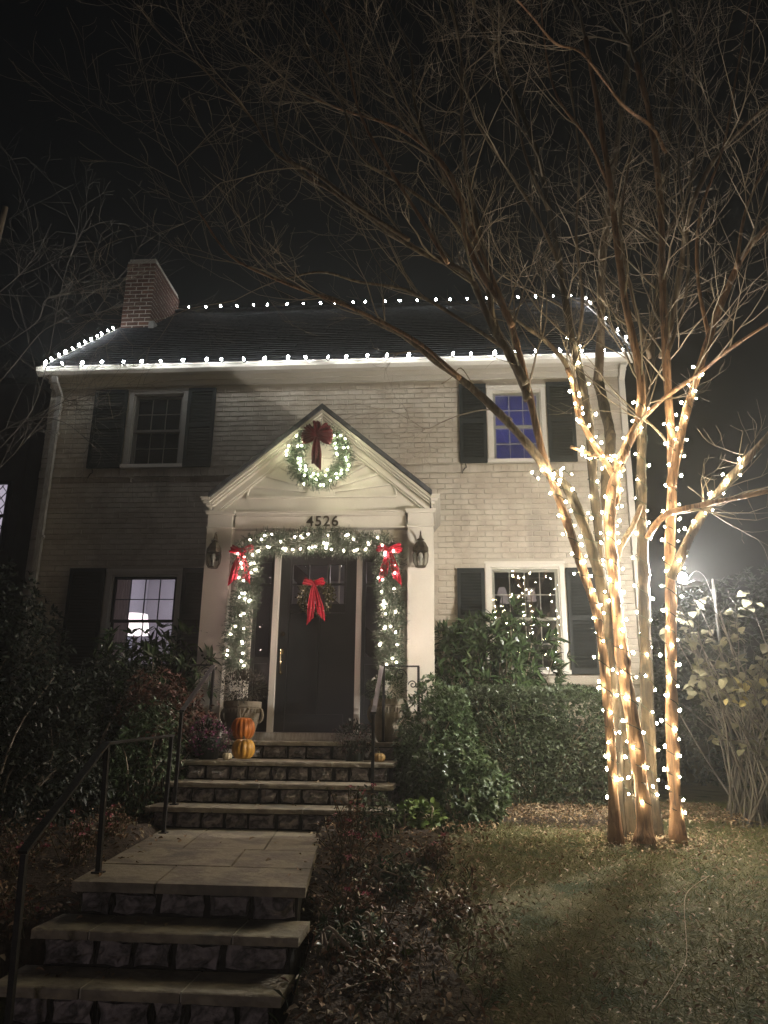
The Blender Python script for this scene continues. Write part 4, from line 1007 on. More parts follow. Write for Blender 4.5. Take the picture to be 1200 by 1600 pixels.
# flood light on the stem, cord and pole
FL = at(1066, 903, 7.0)
PL = at(1113, 905, 7.9)
t = thing('flood_lamp', 'bright bluish white flood lamp fixed beside the right tree stem', 'lamp', FL)
m = MB(); m.lathe((0, 0, 0), [(.018, -.045), (.035, -.02), (.040, .01), (.030, .035), (.008, .045)], 14)
bm_ = MB(); bm_.v = [(x + FL.x, y + FL.y, z + FL.z) for x, y, z in m.v]; bm_.f = m.f; bm_.m = m.m; bm_.build('bulb', emit('cold_led', (1.0, .95, .90), L_FLOOD), t, smooth=True)
flood_baffle = MB(); hp_ = [(FL.x, FL.y)] + [(FL.x + .17 * math.cos(R(q)), FL.y + .17 * math.sin(R(q))) for q in range(-75, 111, 15)]
flood_baffle.prismz(hp_, FL.z - .062, FL.z - .056); flood_baffle.build('shade', IRON, t)  # plate added under the bulb to keep its light off the bush
h = MB(); h.tube([FL + Vector((0, .0, -.045)), FL + Vector((0, .02, -.10))], [.022, .016], 10); h.tube([FL + Vector((0, .02, -.10)), FL + Vector((.10, .1, -.14)), PL + Vector((0, 0, -.35))], .007, 6); h.build('holder', IRON, t)
m = MB(); c = [FL + Vector((0, .02, -.09)), at(1085, 893, 7.4), at(1100, 900, 7.6), at(1109, 920, 7.8), PL + Vector((-.01, 0, -.18))]; m.tube(catmull(c, 5), .003, 6); m.build('cord', WIREW, t)
m = MB(); m.tube([(PL.x, PL.y, PL.z), (PL.x + .03, PL.y + .02, gz(PL.x, PL.y) - .05)], [.014, .018], 8); m.tube([(PL.x, PL.y, PL.z - .1), (PL.x + .003, PL.y, PL.z - .2)], .022, 8)
tag(m.build('garden_pole', POLEM), 'pale pole standing in the bare bush with the flood lamp cord hooked over it', 'pole')

# ---------------------------------------------------------------- bows
def bow(label, c, s, m, tails, loops=2, yaw=0, up=0):
    """c knot, s loop size; tails list of (dx, dz) tips"""
    c = Vector(c); t = thing('ribbon_bow', label, 'bow', c, group=None)
    if loops == 2: angs = [(-1, .25), (1, .25)]
    else: angs = [(-1, .15), (1, .15), (-.8, .75), (.8, .75), (-.05, 1.0), (-.9, -.35), (.9, -.35)]
    for sx, sz in angs:
        d = Vector((sx, 0, sz)).normalized(); w = Vector((0, -.35, 0)) + Vector((-d.z, 0, d.x)) * .95; w = w.normalized()
        pts = []; wd = []
        for k in range(15):
            a = 2 * PI * k / 14; rr = (1 - math.cos(a)) / 2
            pts.append(c + d * s * rr + Vector((0, -1, 0)) * (s * .26 * math.sin(a) + .012)); wd.append(w * s * ((.16 if loops == 2 else .11) + (.20 if loops == 2 else .13) * math.sin(a / 2) ** 1.2 + .02 * math.sin(3 * a)))
        b = MB(); b.strip(pts, wd, .0016); b.build('loop', m, t, smooth=False)
    for dx, dz in tails:
        pts = []; wd = []; K = 10
        for k in range(K + 1):
            q = k / K; pts.append(c + Vector((dx * q ** .8, -.018 - .022 * math.sin(q * 6 + dx * 9), dz * q)))
            wd.append(Vector((1, .25 * math.sin(q * 5 + dx * 30), 0)) * s * (.12 + .20 * min(1, q * 1.8)))
        b = MB(); b.strip(pts, wd, .0016)
        sg = 1 if dx >= 0 else -1     # slanted end
        for q in range(18):
            u = (-1 + q / 4) if q < 9 else (1 - (q - 9) / 4); v = b.v[q - 18]; b.v[q - 18] = (v[0], v[1], v[2] - sg * u * .04 * s / .12)
        b.build('tail', m, t)
    k = MB(); k.lathe((c.x, c.y - .02, c.z - s * .16), [(s * .08, 0), (s * .15, s * .08), (s * .16, s * .2), (s * .10, s * .32)], 10, sy=.6); k.build('knot', m, t, smooth=True)
    return t
bow('red velvet bow at the top left corner of the door garland', (-2.305, 8.50, 3.60), .14, RED, [(-.10, -.36), (.075, -.34)])
bow('red velvet bow at the top right corner of the door garland', (-.600, 8.48, 3.60), .14, RED, [(-.075, -.33), (.10, -.37)])
bow('red bow with two long tails on the wreath hanging on the black door', (-1.50, 8.76, 3.27), .125, RED, [(-.03, -.44), (.11, -.40)])
bow('burgundy many looped bow on the lit wreath in the gable', (-1.445, 8.29, 4.93), .185, BURG, [(.0, -.37)], loops=7)
# ---------------------------------------------------------------- garland and wreaths
def sprigs(name, path, n, rad, L, tm, m, parent, seed, flat=1.0):
    """needle sprays around a path"""
    rr = np.random.default_rng(seed); P = []; D = []
    path = [np.array(p) for p in path]
    for _ in range(n):
        i = rr.integers(0, len(path) - 1); t = rr.random(); c = path[i] * (1 - t) + path[i + 1] * t; ax = path[i + 1] - path[i]; ax /= np.linalg.norm(ax)
        o = rr.normal(size=3); o -= ax * o.dot(ax) * .6; o /= np.linalg.norm(o); o[1] = o[1] * flat if o[1] < 0 else o[1] * .25
        base = c + o * rad * rr.uniform(0, .45); dirv_ = o + ax * rr.normal() * .5; dirv_ /= np.linalg.norm(dirv_)
        ln = rad * rr.uniform(.45, .95)
        for j in range(11):     # needles along the twig
            q = base + dirv_ * ln * (j / 10); s = rr.normal(size=3); P.append(q); D.append(dirv_ * .9 + s * .55)
    P = np.array(P); D = np.array(D)
    return cloud(name, P, D, rr.uniform(.6, 1.2, len(P)) * L, tm, m, parent, 'stuff', seed)
gpath = [(-2.29, 8.56, 2.28), (-2.31, 8.56, 2.6), (-2.26, 8.57, 3.0), (-2.22, 8.57, 3.35), (-2.26, 8.56, 3.6), (-2.05, 8.56, 3.70), (-1.75, 8.57, 3.70), (-1.45, 8.56, 3.73), (-1.2, 8.56, 3.70), (-.9, 8.57, 3.68), (-.64, 8.56, 3.62), (-.63, 8.57, 3.3), (-.58, 8.56, 2.95), (-.60, 8.57, 2.6), (-.58, 8.56, 2.2)]
gp = catmull(gpath, 5)
gt_ = thing('door_garland', 'green garland with rosy lights draped up both sides and over the front door', 'garland', (-1.45, 8.6, 3.7))
sprigs('greenery', [tuple(p) for p in gp], 6400, .155, .042, tmpl_blade(.17), SPRUCE, gt_, 3)
w = MB(); w.tube(gp, .006, 5); w.build('wire', WIRE, gt_)
rg = random.Random(8); i = 0
for k in range(112):
    t = (k + rg.uniform(-.6, 1.6)) / 113 * (len(gp) - 1); t = min(max(t, 0), len(gp) - 1.01); i = int(t); p = gp[i].lerp(gp[i + 1], t - i)
    if rg.random() < .12: continue
    a = rg.uniform(0, 2 * PI); q = p + Vector((math.cos(a) * .095, -.08 - .05 * rg.random(), math.sin(a) * .095)); share(BM_GARL, 'bulb', gt_, q)
def wreath(label, c, Rr, tr, n, L, m, nlights, me, seed, tilt=0):
    t = thing('wreath', label, 'wreath', c)
    path = [(c[0] + Rr * math.cos(a), c[1], c[2] + Rr * math.sin(a)) for a in [2 * PI * k / 40 for k in range(41)]]
    sprigs('greenery', path, n, tr, L, tmpl_blade(.19) if nlights else tmpl_small(.5), m, t, seed)
    w = MB(); w.tube([Vector(p) for p in path], .005, 5); w.build('wire_ring', WIRE, t)
    r = random.Random(seed)
    for k in range(nlights):
        a = 2 * PI * (k + r.uniform(-.3, .3)) / nlights
        if .35 * PI < a < .75 * PI and r.random() < .75: continue
        rr = Rr + r.uniform(-.10, .10); share(me, 'bulb', t, (c[0] + rr * math.cos(a), c[1] - .05 - .05 * r.random(), c[2] + rr * math.sin(a)))
    return t
gw = wreath('large lit evergreen wreath hanging in the gable above the number', (-1.435, 8.46, 4.735), .295, .115, 1500, .036, SPRUCE, 60, BM_WREA, 4)
m = MB(); m.tube([(-1.445, 8.55, 5.0), (-1.445, 8.55, 5.30)], .003, 4); m.build('hanging_wire', IRON, gw)
dwr = wreath('small unlit boxwood wreath with pale berries hanging on the black door', (-1.475, 8.83, 3.12), .165, .065, 230, .030, BOXW, 0, None, 9)
r = random.Random(2); BER = mat('pale_berry', (.55, .5, .36), .35)
bme = MB(); bme.lathe((0, 0, 0), [(.004, -.011), (.011, 0), (.004, .011)], 7)
me_b = bpy.data.meshes.new('berry'); me_b.from_pydata(bme.v, [], bme.f); me_b.materials.append(BER)
for k in range(26):
    a = r.uniform(0, 2 * PI); rr = .165 + r.uniform(-.04, .05); share(me_b, 'berry', dwr, (-1.475 + rr * math.cos(a), 8.775 - r.random() * .02, 3.12 + rr * math.sin(a)), scl=r.uniform(.6, 1.1))

# ---------------------------------------------------------------- pumpkins, pots, mums
def pumpkin(label, c, r, h, m, stem_h, ribs=12, lean=0):
    t = thing('pumpkin', label, 'pumpkin', c)
    b = MB(); N = 12; prof = []
    for i in range(N + 1):
        a = -PI / 2 + PI * i / N; prof.append((max(.004, r * math.cos(a) ** .75) if 0 < i < N else .004, h / 2 + h / 2 * math.sin(a) * (1 if abs(i - N / 2) < N / 2 - 1 else .93)))
    b.lathe(c, prof, 72, ribs=ribs, amp=.13); b.build('body', m, t, smooth=True)
    s = MB(); top = Vector(c) + Vector((0, 0, h * .95)); s.tube([top, top + Vector((lean * .3, 0, stem_h * .5)), top + Vector((lean, -.01, stem_h))], [r * .16, r * .09, r * .12], 6); s.build('stem', STEMM, t)
pumpkin('round orange pumpkin with a long curled stem standing behind the yellow one', (-2.075, 7.80 + .32, 1.514), .118, .24, ORANGE, .10, 14, .05)
pumpkin('yellow ribbed pumpkin on the wide stone tread in front of the orange one', (-1.905, 7.52, 1.344), .105, .20, YELLOW, .02, 12)
pumpkin('tiny white pumpkin on the tread left of the yellow one', (-2.03, 7.42, 1.344), .045, .07, WHITEP, .035, 9, .01)
pumpkin('small dull tan pumpkin at the right end of the wide tread', (-.605, 7.45, 1.344), .058, .085, TANP, .05, 10, -.01)
def pot(label, c, r, h, m, notch=1):
    t = thing('stone_planter', label, 'planter', c)
    b = MB(); b.lathe(c, [(r * .55, 0), (r * .72, h * .12), (r * .95, h * .55), (r * 1.0, h * .82), (r * 1.06, h * .86), (r * 1.06, h), (r * .93, h), (r * .90, h * .9), (.01, h * .88)], 24); b.build('bowl', m, t, smooth=False)
    f = MB()
    cx, cy_, cz = c
    f.prism([(cx + notch * .00, cz + h * .80), (cx + notch * .03, cz + h * .80), (cx + notch * .035, cz + h * .45), (cx + notch * .05, cz + h * .36), (cx - notch * .0, cz + h * .36)][::notch], cy_ - r * 1.08, cy_ - r * .85); f.build('nose', m, t)
    for sx in (-1, 1):
        g = MB(); pts = [(cx + sx * r * (.95 + .22 * math.sin(a)), cy_, cz + h * (.65 + .18 * math.cos(a))) for a in [PI * k / 8 for k in range(9)]]; g.tube(pts, .016, 6); g.build('handle', m, t)
    g = MB()
    for k in range(14): a = -PI * .95 + PI * .9 * k / 13; g.tube([(cx + r * 1.02 * math.cos(a), cy_ + r * 1.02 * math.sin(a), cz + h * .70), (cx + r * 1.03 * math.cos(a), cy_ + r * 1.03 * math.sin(a), cz + h * .80)], .008, 5)
    g.build('relief_band', m, t); return t
pot('tan cast stone planter behind the pumpkins left of the door', (-2.16, 8.38, 1.514), .19, .40, CLAY)
pot('tan cast stone planter right of the door beside the iron handrail', (-.60, 8.40, 1.514), .17, .44, CLAY, -1)
def ball(name, label, cat, c, r, nleaf, nfl, lm, fm, seed, pr=.0, size=.03):
    t = thing(name, label, cat, (c[0], c[1], c[2] - r))
    P, D = blob(nleaf, c, (r, r, r * .8), seed, depth=.5); cloud('foliage', P, D + np.random.default_rng(seed).normal(size=D.shape) * .6, np.full(len(P), size) * np.random.default_rng(1).uniform(.6, 1.3, len(P)), tmpl_leaf(.45), lm, t, 'stuff', seed)
    if nfl:
        P, D = blob(nfl, c, (r * 1.02, r * 1.02, r * .84), seed + 1, depth=.12); PP, DD = whorls(P, D, 6, seed, 1.6); cloud('blossoms', PP, DD, np.full(len(PP), .016), tmpl_small(.5), fm, t, 'stuff', seed)
    if pr:
        b = MB(); b.lathe((c[0], c[1], pr), [(r * .45, 0), (r * .60, (c[2] - pr) * .9), (r * .62, (c[2] - pr) * .92)], 18); b.build('pot', POTD, t)
    return t
ball('potted_mum', 'purple flowering mum in a dark pot left of the orange pumpkin', 'mum', (-2.27, 7.62, 1.56), .20, 900, 190, DARKLEAF, MUM, 31, 1.344)
ball('potted_mum', 'faded dark burgundy mum in front of the right stone planter', 'mum', (-.86, 7.68, 1.55), .19, 800, 150, DARKLEAF, MUMD, 32, 1.344)
ball('ball_plant', 'dark rounded plant growing in the planter behind the pumpkins', 'plant', (-2.17, 8.38, 2.05), .26, 1900, 0, mat('dull_mum_leaf', (.035, .035, .02), .6, (.06, .045, .03), 6, island=True), None, 33)
ball('ball_plant', 'dark rounded plant with trailing stems in the right planter', 'plant', (-.62, 8.38, 2.06), .22, 1500, 0, IVY, None, 34)

# ---------------------------------------------------------------- shrubs
LT = tmpl_leaf(.25, .05, .22)
def leaf_mesh(t, m):
    me = bpy.data.meshes.new('leaf'); me.from_pydata([tuple(v) for v in t[0]], [], t[1]); me.materials.append(m); return me
def leaf_parts(me, t, P, D, S, seed, m=None, name='leaf'):
    r = random.Random(seed)
    for p, d, s in zip(P, D, S):
        d = Vector(d).normalized(); u = Vector((r.gauss(0, .4), r.gauss(0, .4) - .4, 1)); y = u.cross(d).normalized(); z = d.cross(y)
        M_ = Matrix((d, y, z)).transposed(); o = bpy.data.objects.new(name, me); col.objects.link(o); o.parent = t
        o.matrix_local = Matrix.Translation(Vector(p) - worldloc(t)) @ M_.to_4x4() @ Matrix.Scale(s, 4)
def stems_to(mb, base, pts, r0, rr, n=5):
    for q in pts:
        b = Vector(base) + Vector((rr.uniform(-.12, .12), rr.uniform(-.08, .08), 0)); q = Vector(q); mid = b.lerp(q, .5) + Vector((rr.uniform(-.08, .08), rr.uniform(-.08, .08), .1))
        mb.tube(catmull([b, mid, q], 4), lin(r0, r0 * .35, 9), n, cap=False)
def laurel(label, c, rad, n, seed, m, size, parts=130):
    t = thing('laurel_shrub', label, 'shrub', (c[0], c[1], .87))
    P, D = blob(n, c, rad, seed, a=.16, depth=.55, zmin=1.1); PP, DD = whorls(P, D + [0, 0, .35], 7, seed, 1.25, .5)
    rr = np.random.default_rng(seed); S_ = size * rr.uniform(.65, 1.2, len(PP))
    near = np.argsort(PP[:, 1] - .35 * PP[:, 2])[:parts * 3]; near = rr.choice(near, parts, replace=False); mask = np.ones(len(PP), bool); mask[near] = False
    cloud('foliage', PP[mask], DD[mask], S_[mask], LT, m, t, 'stuff', seed, up=np.tile([0, -.4, 1.], (mask.sum(), 1)))
    leaf_parts(leaf_mesh(LT, m), t, PP[near], DD[near], S_[near], seed)
    mb = MB(); r = random.Random(seed); stems_to(mb, (c[0], c[1], .85), [tuple(p) for p in P[::9]], .014, r); mb.build('branches', TWIG, t, smooth=True, kind='stuff')
    return t
laurel('glossy long leaved laurel below the lower right window behind the clipped hedge', (.56, 9.0, 2.10), (.74, .50, .95), 560, 41, LAUREL, .16)
laurel('glossy long leaved laurel in front of the lit lower left window', (-3.45, 8.9, 1.88), (.80, .50, .80), 520, 42, LAUREL, .16)
def bush(name, label, cat, c, rad, n, seed, m, size, p=2., a=.12, depth=.4, tm=None, zmin=.86, k=5, spread=1.1, droop=.3, up=None, base=None, stems=12):
    t = thing(name, label, cat, (c[0], c[1], base if base is not None else .86))
    P, D = blob(n, c, rad, seed, p=p, a=a, depth=depth, zmin=zmin); PP, DD = whorls(P, D, k, seed, spread, droop)
    S_ = size * np.random.default_rng(seed).uniform(.6, 1.25, len(PP))
    cloud('foliage', PP, DD, S_, tm or tmpl_leaf(.42, .08, .15), m, t, 'stuff', seed, up=np.tile([0, -.3, 1.], (len(PP), 1)))
    if stems:
        mb = MB(); r = random.Random(seed); stems_to(mb, (c[0], c[1], base if base is not None else .86), [tuple(q) for q in P[:: max(1, len(P) // stems)]], .012, r); mb.build('branches', TWIG, t, smooth=True, kind='stuff')
    return t
bush('clipped_hedge', 'wide clipped green hedge in front of the laurel, behind the lit tree', 'hedge', (.92, 8.55, 1.42), (1.0, .48, .66), 12000, 51, HEDGEM, .043, p=5, a=.04, depth=.16, k=5, droop=.1, stems=26)
bush('nandina_shrub', 'upright leafy shrub between the right handrail and the clipped hedge', 'shrub', (-.06, 7.75, 1.45), (.38, .36, .60), 1500, 52, NANDINA, .055, p=3, a=.12, depth=.45, k=5, droop=.6)
bush('nandina_shrub', 'low spreading leafy shrub nearest the lawn, drooping over the bed', 'shrub', (.10, 7.25, 1.12), (.44, .38, .40), 1500, 53, NANDINA, .062, p=2.3, a=.18, depth=.5, k=5, droop=.8)
bush('red_nandina', 'reddish leaved shrub beside the left handrail in front of the laurel', 'shrub', (-2.78, 7.7, 1.75), (.42, .42, .38), 950, 54, NANDRED, .055, a=.2, depth=.6, k=5, droop=.7)
bush('ivy_shrub', 'ivy like green shrub falling beside the left end of the steps', 'shrub', (-2.72, 7.2, 1.30), (.30, .38, .55), 1200, 55, IVY, .050, p=2.6, a=.18, depth=.4, k=4, droop=.9)
bush('leafy_plant', 'knee high green leafy plant between the begonias and the bright plant', 'plant', (-.52, 6.25, .98), (.20, .18, .20), 150, 81, NANDINA, .045, a=.3, depth=.9, k=4, zmin=.82, base=.80, stems=10)
bush('leafy_plant', 'straggly green plant low in the middle of the right bed', 'plant', (-.30, 4.95, .76), (.22, .20, .15), 120, 82, IVY, .05, a=.3, depth=.9, k=4, zmin=.66, base=.66, stems=10)
bush('leafy_plant', 'weedy green tuft at the bottom of the right bed by the lowest step', 'plant', (-.45, 4.15, .62), (.16, .20, .13), 90, 83, IVY, .045, a=.3, depth=.9, k=4, zmin=.52, base=.52, stems=8)
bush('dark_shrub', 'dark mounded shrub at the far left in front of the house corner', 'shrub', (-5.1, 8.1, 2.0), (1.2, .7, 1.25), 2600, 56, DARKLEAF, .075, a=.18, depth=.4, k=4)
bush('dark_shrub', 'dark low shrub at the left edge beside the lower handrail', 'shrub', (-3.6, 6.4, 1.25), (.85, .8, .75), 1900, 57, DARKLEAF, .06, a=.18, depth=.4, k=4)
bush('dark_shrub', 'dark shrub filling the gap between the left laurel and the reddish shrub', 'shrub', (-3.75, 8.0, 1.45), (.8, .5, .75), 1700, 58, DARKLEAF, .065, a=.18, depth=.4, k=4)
bush('fresh_green_plant', 'small bright green plant at the foot of the drooping shrub', 'plant', (-.22, 6.65, .93), (.20, .16, .15), 130, 59, BRIGHT, .048, a=.25, depth=.8, k=4, zmin=.82, base=.82, stems=8, tm=tmpl_round())
# tall background greenery beside the house
bush('evergreen_hedge', 'tall dark evergreen hedge far behind the leafless bush', 'hedge', (6.2, 13.5, 2.2), (3.2, 1.0, 1.9), 5200, 60, mat('dark_evergreen_leaf', (.03, .042, .026), .5, (.05, .065, .04), 3, island=True), .10, p=3.5, a=.12, depth=.3, k=4, stems=0)
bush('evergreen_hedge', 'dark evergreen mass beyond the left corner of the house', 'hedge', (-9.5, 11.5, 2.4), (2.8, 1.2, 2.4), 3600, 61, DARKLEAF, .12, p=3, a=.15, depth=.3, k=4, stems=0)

# hydrangea with bare stems at the right
hy = thing('hydrangea_bush', 'tall leafless stemmed bush with pale rounded leaves on top, right edge', 'bush', (2.85, 7.6, .87))
rh = random.Random(14); mb = MB(); tips = []
for k in range(64):
    b = Vector((2.78 + rh.uniform(-.26, .55), 7.55 + rh.uniform(-.25, .25), .84)); tip = Vector((2.92 + rh.uniform(-.75, .85), 7.45 + rh.uniform(-.45, .45), rh.uniform(1.9, 2.95)))
    mid = b.lerp(tip, .45) + Vector((rh.uniform(-.10, .10), rh.uniform(-.1, .1), .12)); C = catmull([b, mid, tip], 6); mb.tube(C, lin(.011, .004, len(C)), 5, cap=False); tips.append((tip, C[-1] - C[-3]))
    for j in range(3):
        i = rh.randint(4, len(C) - 2); grow(mb, C[i], (C[i + 1] - C[i]).normalized() + Vector((rh.gauss(0, .6), rh.gauss(0, .6), rh.gauss(0, .3))), rh.uniform(.2, .5), .0045, 1, rh, .25, .05, (1, 3))
        if rh.random() < .5: tips.append((C[i], C[i + 1] - C[i]))
mb.build('stems', TWIGD, hy, kind='stuff', smooth=True)
RT = tmpl_leaf(.85, .10, .22); hm, ym = leaf_mesh(RT, HYDLEAF), leaf_mesh(RT, YELLEAF)
P = []; D = []; S_ = []
for tip, d in tips:
    if (tip.z < 2.0 and rh.random() < .8) or (tip - FL).length < .5: continue
    for j in range(rh.randint(4, 7)): P.append(tuple(tip + Vector((rh.uniform(-.06, .06), rh.uniform(-.05, .05), rh.uniform(-.09, .04))))); D.append((rh.gauss(0, 1), rh.gauss(0, .6) - .2, rh.gauss(-.25, .5))); S_.append(rh.uniform(.07, .12))
leaf_parts(hm, hy, P, D, S_, 3)
P = [tuple(at(1150 + rh.uniform(-18, 45), 1075 + rh.uniform(-16, 24), 7.1 + rh.uniform(-.1, .1))) for i in range(13)]
leaf_parts(ym, hy, P, [(rh.gauss(0, 1), -.3, rh.gauss(-.4, .5)) for i in P], [rh.uniform(.06, .09) for i in P], 4)

# ---------------------------------------------------------------- bed planting
rb = random.Random(9)
bl_me = leaf_mesh(tmpl_round(7), BEGLEAF)
def begonia(label, c, r, h, seed, nfl):
    t = thing('begonia', label, 'flowering plant', (c[0], c[1], gz(*c[:2])), group=None); z0 = gz(c[0], c[1]) + .02
    rr = random.Random(seed); mb = MB(); P = []; D = []; F = []
    for k in range(24):
        tip = Vector((c[0] + rr.gauss(0, r * .55), c[1] + rr.gauss(0, r * .55), z0 + h * (1.05 if nfl > 5 else .8) * rr.uniform(.3, 1.0))); b = Vector((c[0] + rr.gauss(0, r * .25), c[1] + rr.gauss(0, r * .25), z0 - .02))
        C = catmull([b, b.lerp(tip, .5) + Vector((rr.uniform(-.03, .03), 0, .03)), tip], 4); mb.tube(C, .0035, 4, cap=False)
        for q in C[3:]:
            for j in range(3): P.append(tuple(q + Vector((rr.gauss(0, .02), rr.gauss(0, .02), 0)))); D.append((rr.gauss(0, 1), rr.gauss(0, 1) - .3, rr.gauss(-.3, .5)))
        if k < nfl: F.append(tip)
    mb.build('stalks', STEMM, t, kind='stuff'); P = np.array(P); D = np.array(D)
    cloud('foliage', P, D, np.random.default_rng(seed).uniform(.014, .036, len(P)), tmpl_leaf(.6, .1, .2), [BEGLEAF, BEGLEAF, LITTER], t, 'stuff', seed)
    if F:
        PP = []; DD = []
        for f in F:
            for j in range(rr.randint(5, 11)): PP.append(tuple(f + Vector((rr.gauss(0, .010), rr.gauss(0, .010), rr.uniform(0, .02))))); DD.append((rr.gauss(0, 1), rr.gauss(0, 1) - .4, rr.gauss(.2, .6)))
        cloud('petals', np.array(PP), np.array(DD), np.full(len(PP), .019), tmpl_round(6), PINK, t, 'stuff', seed)
begonia('tall pink flowering begonia at the far right corner of the landing', (-.72, 6.00), .16, .42, 1, 9)
begonia('pink begonia hugging the right edge of the landing', (-.60, 5.20), .17, .34, 2, 8)
begonia('drooping brown begonia with one pink tip by the lower right steps', (-.50, 4.55), .18, .30, 3, 3)
begonia('withered begonia clump in the middle of the right bed', (-.08, 5.55), .24, .28, 4, 3)
begonia('low withered begonia near the bottom of the right bed', (-.30, 3.95), .22, .20, 5, 0)
begonia('brown stalky begonia nearest the lawn edge', (.00, 4.6), .22, .20, 6, 0)
begonia('pink begonia left of the landing between the two rail posts', (-2.42, 5.35), .20, .30, 7, 8)
begonia('pink begonia beyond the long handrail, farther left', (-2.72, 5.1), .20, .32, 8, 8)
begonia('brown begonia below the landing left of the lower steps', (-2.30, 4.35), .18, .26, 9, 2)
begonia('small pink begonia at the far left end of the landing', (-2.50, 6.1), .16, .24, 10, 6)
begonia('sprawling withered begonia lowest beside the bottom left step', (-2.45, 3.85), .2, .22, 12, 1)
# strappy dead foliage and leaf litter: uncountable
def scatter(name, n, f, tm, mats, s0, s1, seed, lift=.012, flat=.25):
    r = np.random.default_rng(seed); P = []
    while len(P) < n:
        x, y = f(r)
        if x is None: continue
        P.append((x, y, gz(x, y) + lift + r.random() * .02))
    P = np.array(P); D = r.normal(size=(n, 3)); D[:, 2] *= flat
    o = cloud(name, P, D, r.uniform(s0, s1, n), tm, mats, None, 'stuff', seed, up=np.tile([0, 0, 1.], (n, 1))); return o
def inbed(r):
    y = r.uniform(2.8, 7.1); a = (-1.05 + .12 * (6.4 - y) if y > 4.3 else -.70) + .05; return r.uniform(a, .32 + .1 * math.sin(y * 3)), y
def inlbed(r): y = r.uniform(3.1, 7.8); return r.uniform(-3.4, -2.30 + .14 * (6.4 - y)), y
def lawn(r):
    y = r.uniform(2.6, 8.3); x = r.uniform(.0, 4.2)
    return (None, None) if (x < .12 + .1 * math.sin(y * 2.3) and r.random() < .8) else (x, y)
def hedgebed(r): return r.uniform(-.2, 2.6), r.uniform(7.1, 8.5)
tag(scatter('fallen_leaves', 1900, inbed, tmpl_leaf(.5, .16, .3), [LITTER, LITTER, LITTERP], .015, .055, 71, .06, .4), 'curled brown dead leaves covering the right planting bed', 'dead leaves')
tag(scatter('fallen_leaves', 1100, inlbed, tmpl_leaf(.5, .16, .3), [LITTER, LITTERP], .02, .06, 72, .06, .4), 'curled brown dead leaves covering the left planting bed', 'dead leaves')
tag(scatter('fallen_leaves', 11000, lawn, tmpl_leaf(.36, .12, .25), [LITTERP, LITTER, LITTERP, LITTER], .013, .042, 73, .018, .35), 'small narrow dry leaves scattered all over the lawn', 'dead leaves')
tag(scatter('fallen_leaves', 5500, hedgebed, tmpl_leaf(.42, .12, .2), [LITTER, LITTERP], .015, .05, 74, .07, .4), 'reddish brown leaf litter under the clipped hedge', 'dead leaves')
def rootzone(r): a = r.uniform(0, 6.28); q = abs(r.normal()) * .32; return 1.55 + q * math.cos(a) * 1.2, 6.45 + q * math.sin(a)
tag(scatter('fallen_leaves', 1500, rootzone, tmpl_leaf(.42, .12, .2), [LITTERP, LITTER], .015, .045, 79, .02, .5), 'dry leaves gathered round the foot of the lit tree', 'dead leaves')
def strappy(r):
    y = r.uniform(3.2, 5.6); x = r.uniform(-.70, .15); return x, y
r = np.random.default_rng(5); n = 650; P = np.array([(x, y, gz(x, y) + .03) for x, y in [strappy(r) for _ in range(n)]]); D = r.normal(size=(n, 3)) * [.6, .6, .2] + [0, -.1, .9]
o = cloud('withered_stalks', P, D, r.uniform(.04, .14, n), (np.array([(0, .02, 0), (0, -.02, 0), (.5, .025, .06), (.5, -.025, .06), (.85, .01, -.02), (1, 0, -.2)]), [(0, 1, 3, 2), (2, 3, 4), (4, 3, 5)]), [IVY, LITTER, BEGLEAF, mat('dull_blade', (.07, .08, .04), .5, (.11, .10, .05), 5, island=True)], None, 'stuff', 75)
tag(o, 'withered strappy stalks standing in the right planting bed', 'dead plants')
n = 130000; r = np.random.default_rng(6)
x = r.uniform(-.05, 4.6, n); y = r.uniform(2.5, 9.6, n) ; k = (x > .05 + .12 * np.sin(y * 2.3) + r.normal(size=n) * .06) & ((y < 7.6 + r.normal(size=n) * .25) | (x > 2.1))
patch = np.sin(x * 2.7 + y * 1.9) + np.sin(x * 1.1 - y * 3.3 + 2) + r.normal(size=n) * .8; k &= patch > -1.3
x, y = x[k], y[k]; z = np.array([gz(a, b) for a, b in zip(x, y)]) - .005; P = np.stack([x, y, z], 1); D = r.normal(size=(len(x), 3)) * [.75, .75, .2] + [0, 0, .75]
o = cloud('grass', P, D, r.uniform(.022, .062, len(x)), (np.array([(0, .035, 0), (0, -.035, 0), (1, 0, .15)]), [(0, 1, 2)]), GRASS, None, 'stuff', 76); tag(o, 'short sparse dormant lawn grass in front of the tree', 'grass')
# a few leaves and twigs large enough to pick out
OK_ = tmpl_oak()
def oak(label, px, z, s, m, rz, rx=.2):
    p = atz(px[0], px[1], z); p.z = gz(p.x, p.y) + .045
    mb = MB(); th = .0012
    mb.v = [tuple(v * s) for v in OK_[0]] + [tuple((v - np.array([0, 0, .01])) * s) for v in OK_[0]]; n = len(OK_[0]); mb.f = list(OK_[1]) + [tuple(i + n for i in f[::-1]) for f in OK_[1]]; mb.m = [0] * len(mb.f)
    o = mb.build('oak_leaf', m); o.location = p; o.rotation_euler = (rx, -.2, rz); tag(o, label, 'leaf')
oak('broad tan oak leaf lying by the pink begonia on the soil', (572, 1362), .76, .17, LITTERP, .3)
oak('long curled tan oak leaf in the middle of the right bed', (678, 1402), .7, .18, LITTERP, .1, .4)
oak('small pale curled leaf below the curled oak leaf', (582, 1430), .66, .10, LITTERP, 1.0)
oak('pinkish brown leaf standing near the bottom of the right bed', (540, 1532), .5, .11, LITTER, 1.5, .9)
oak('brown leaf resting against the bottom left step', (62, 1440), .6, .15, LITTER, 1.2, .5)
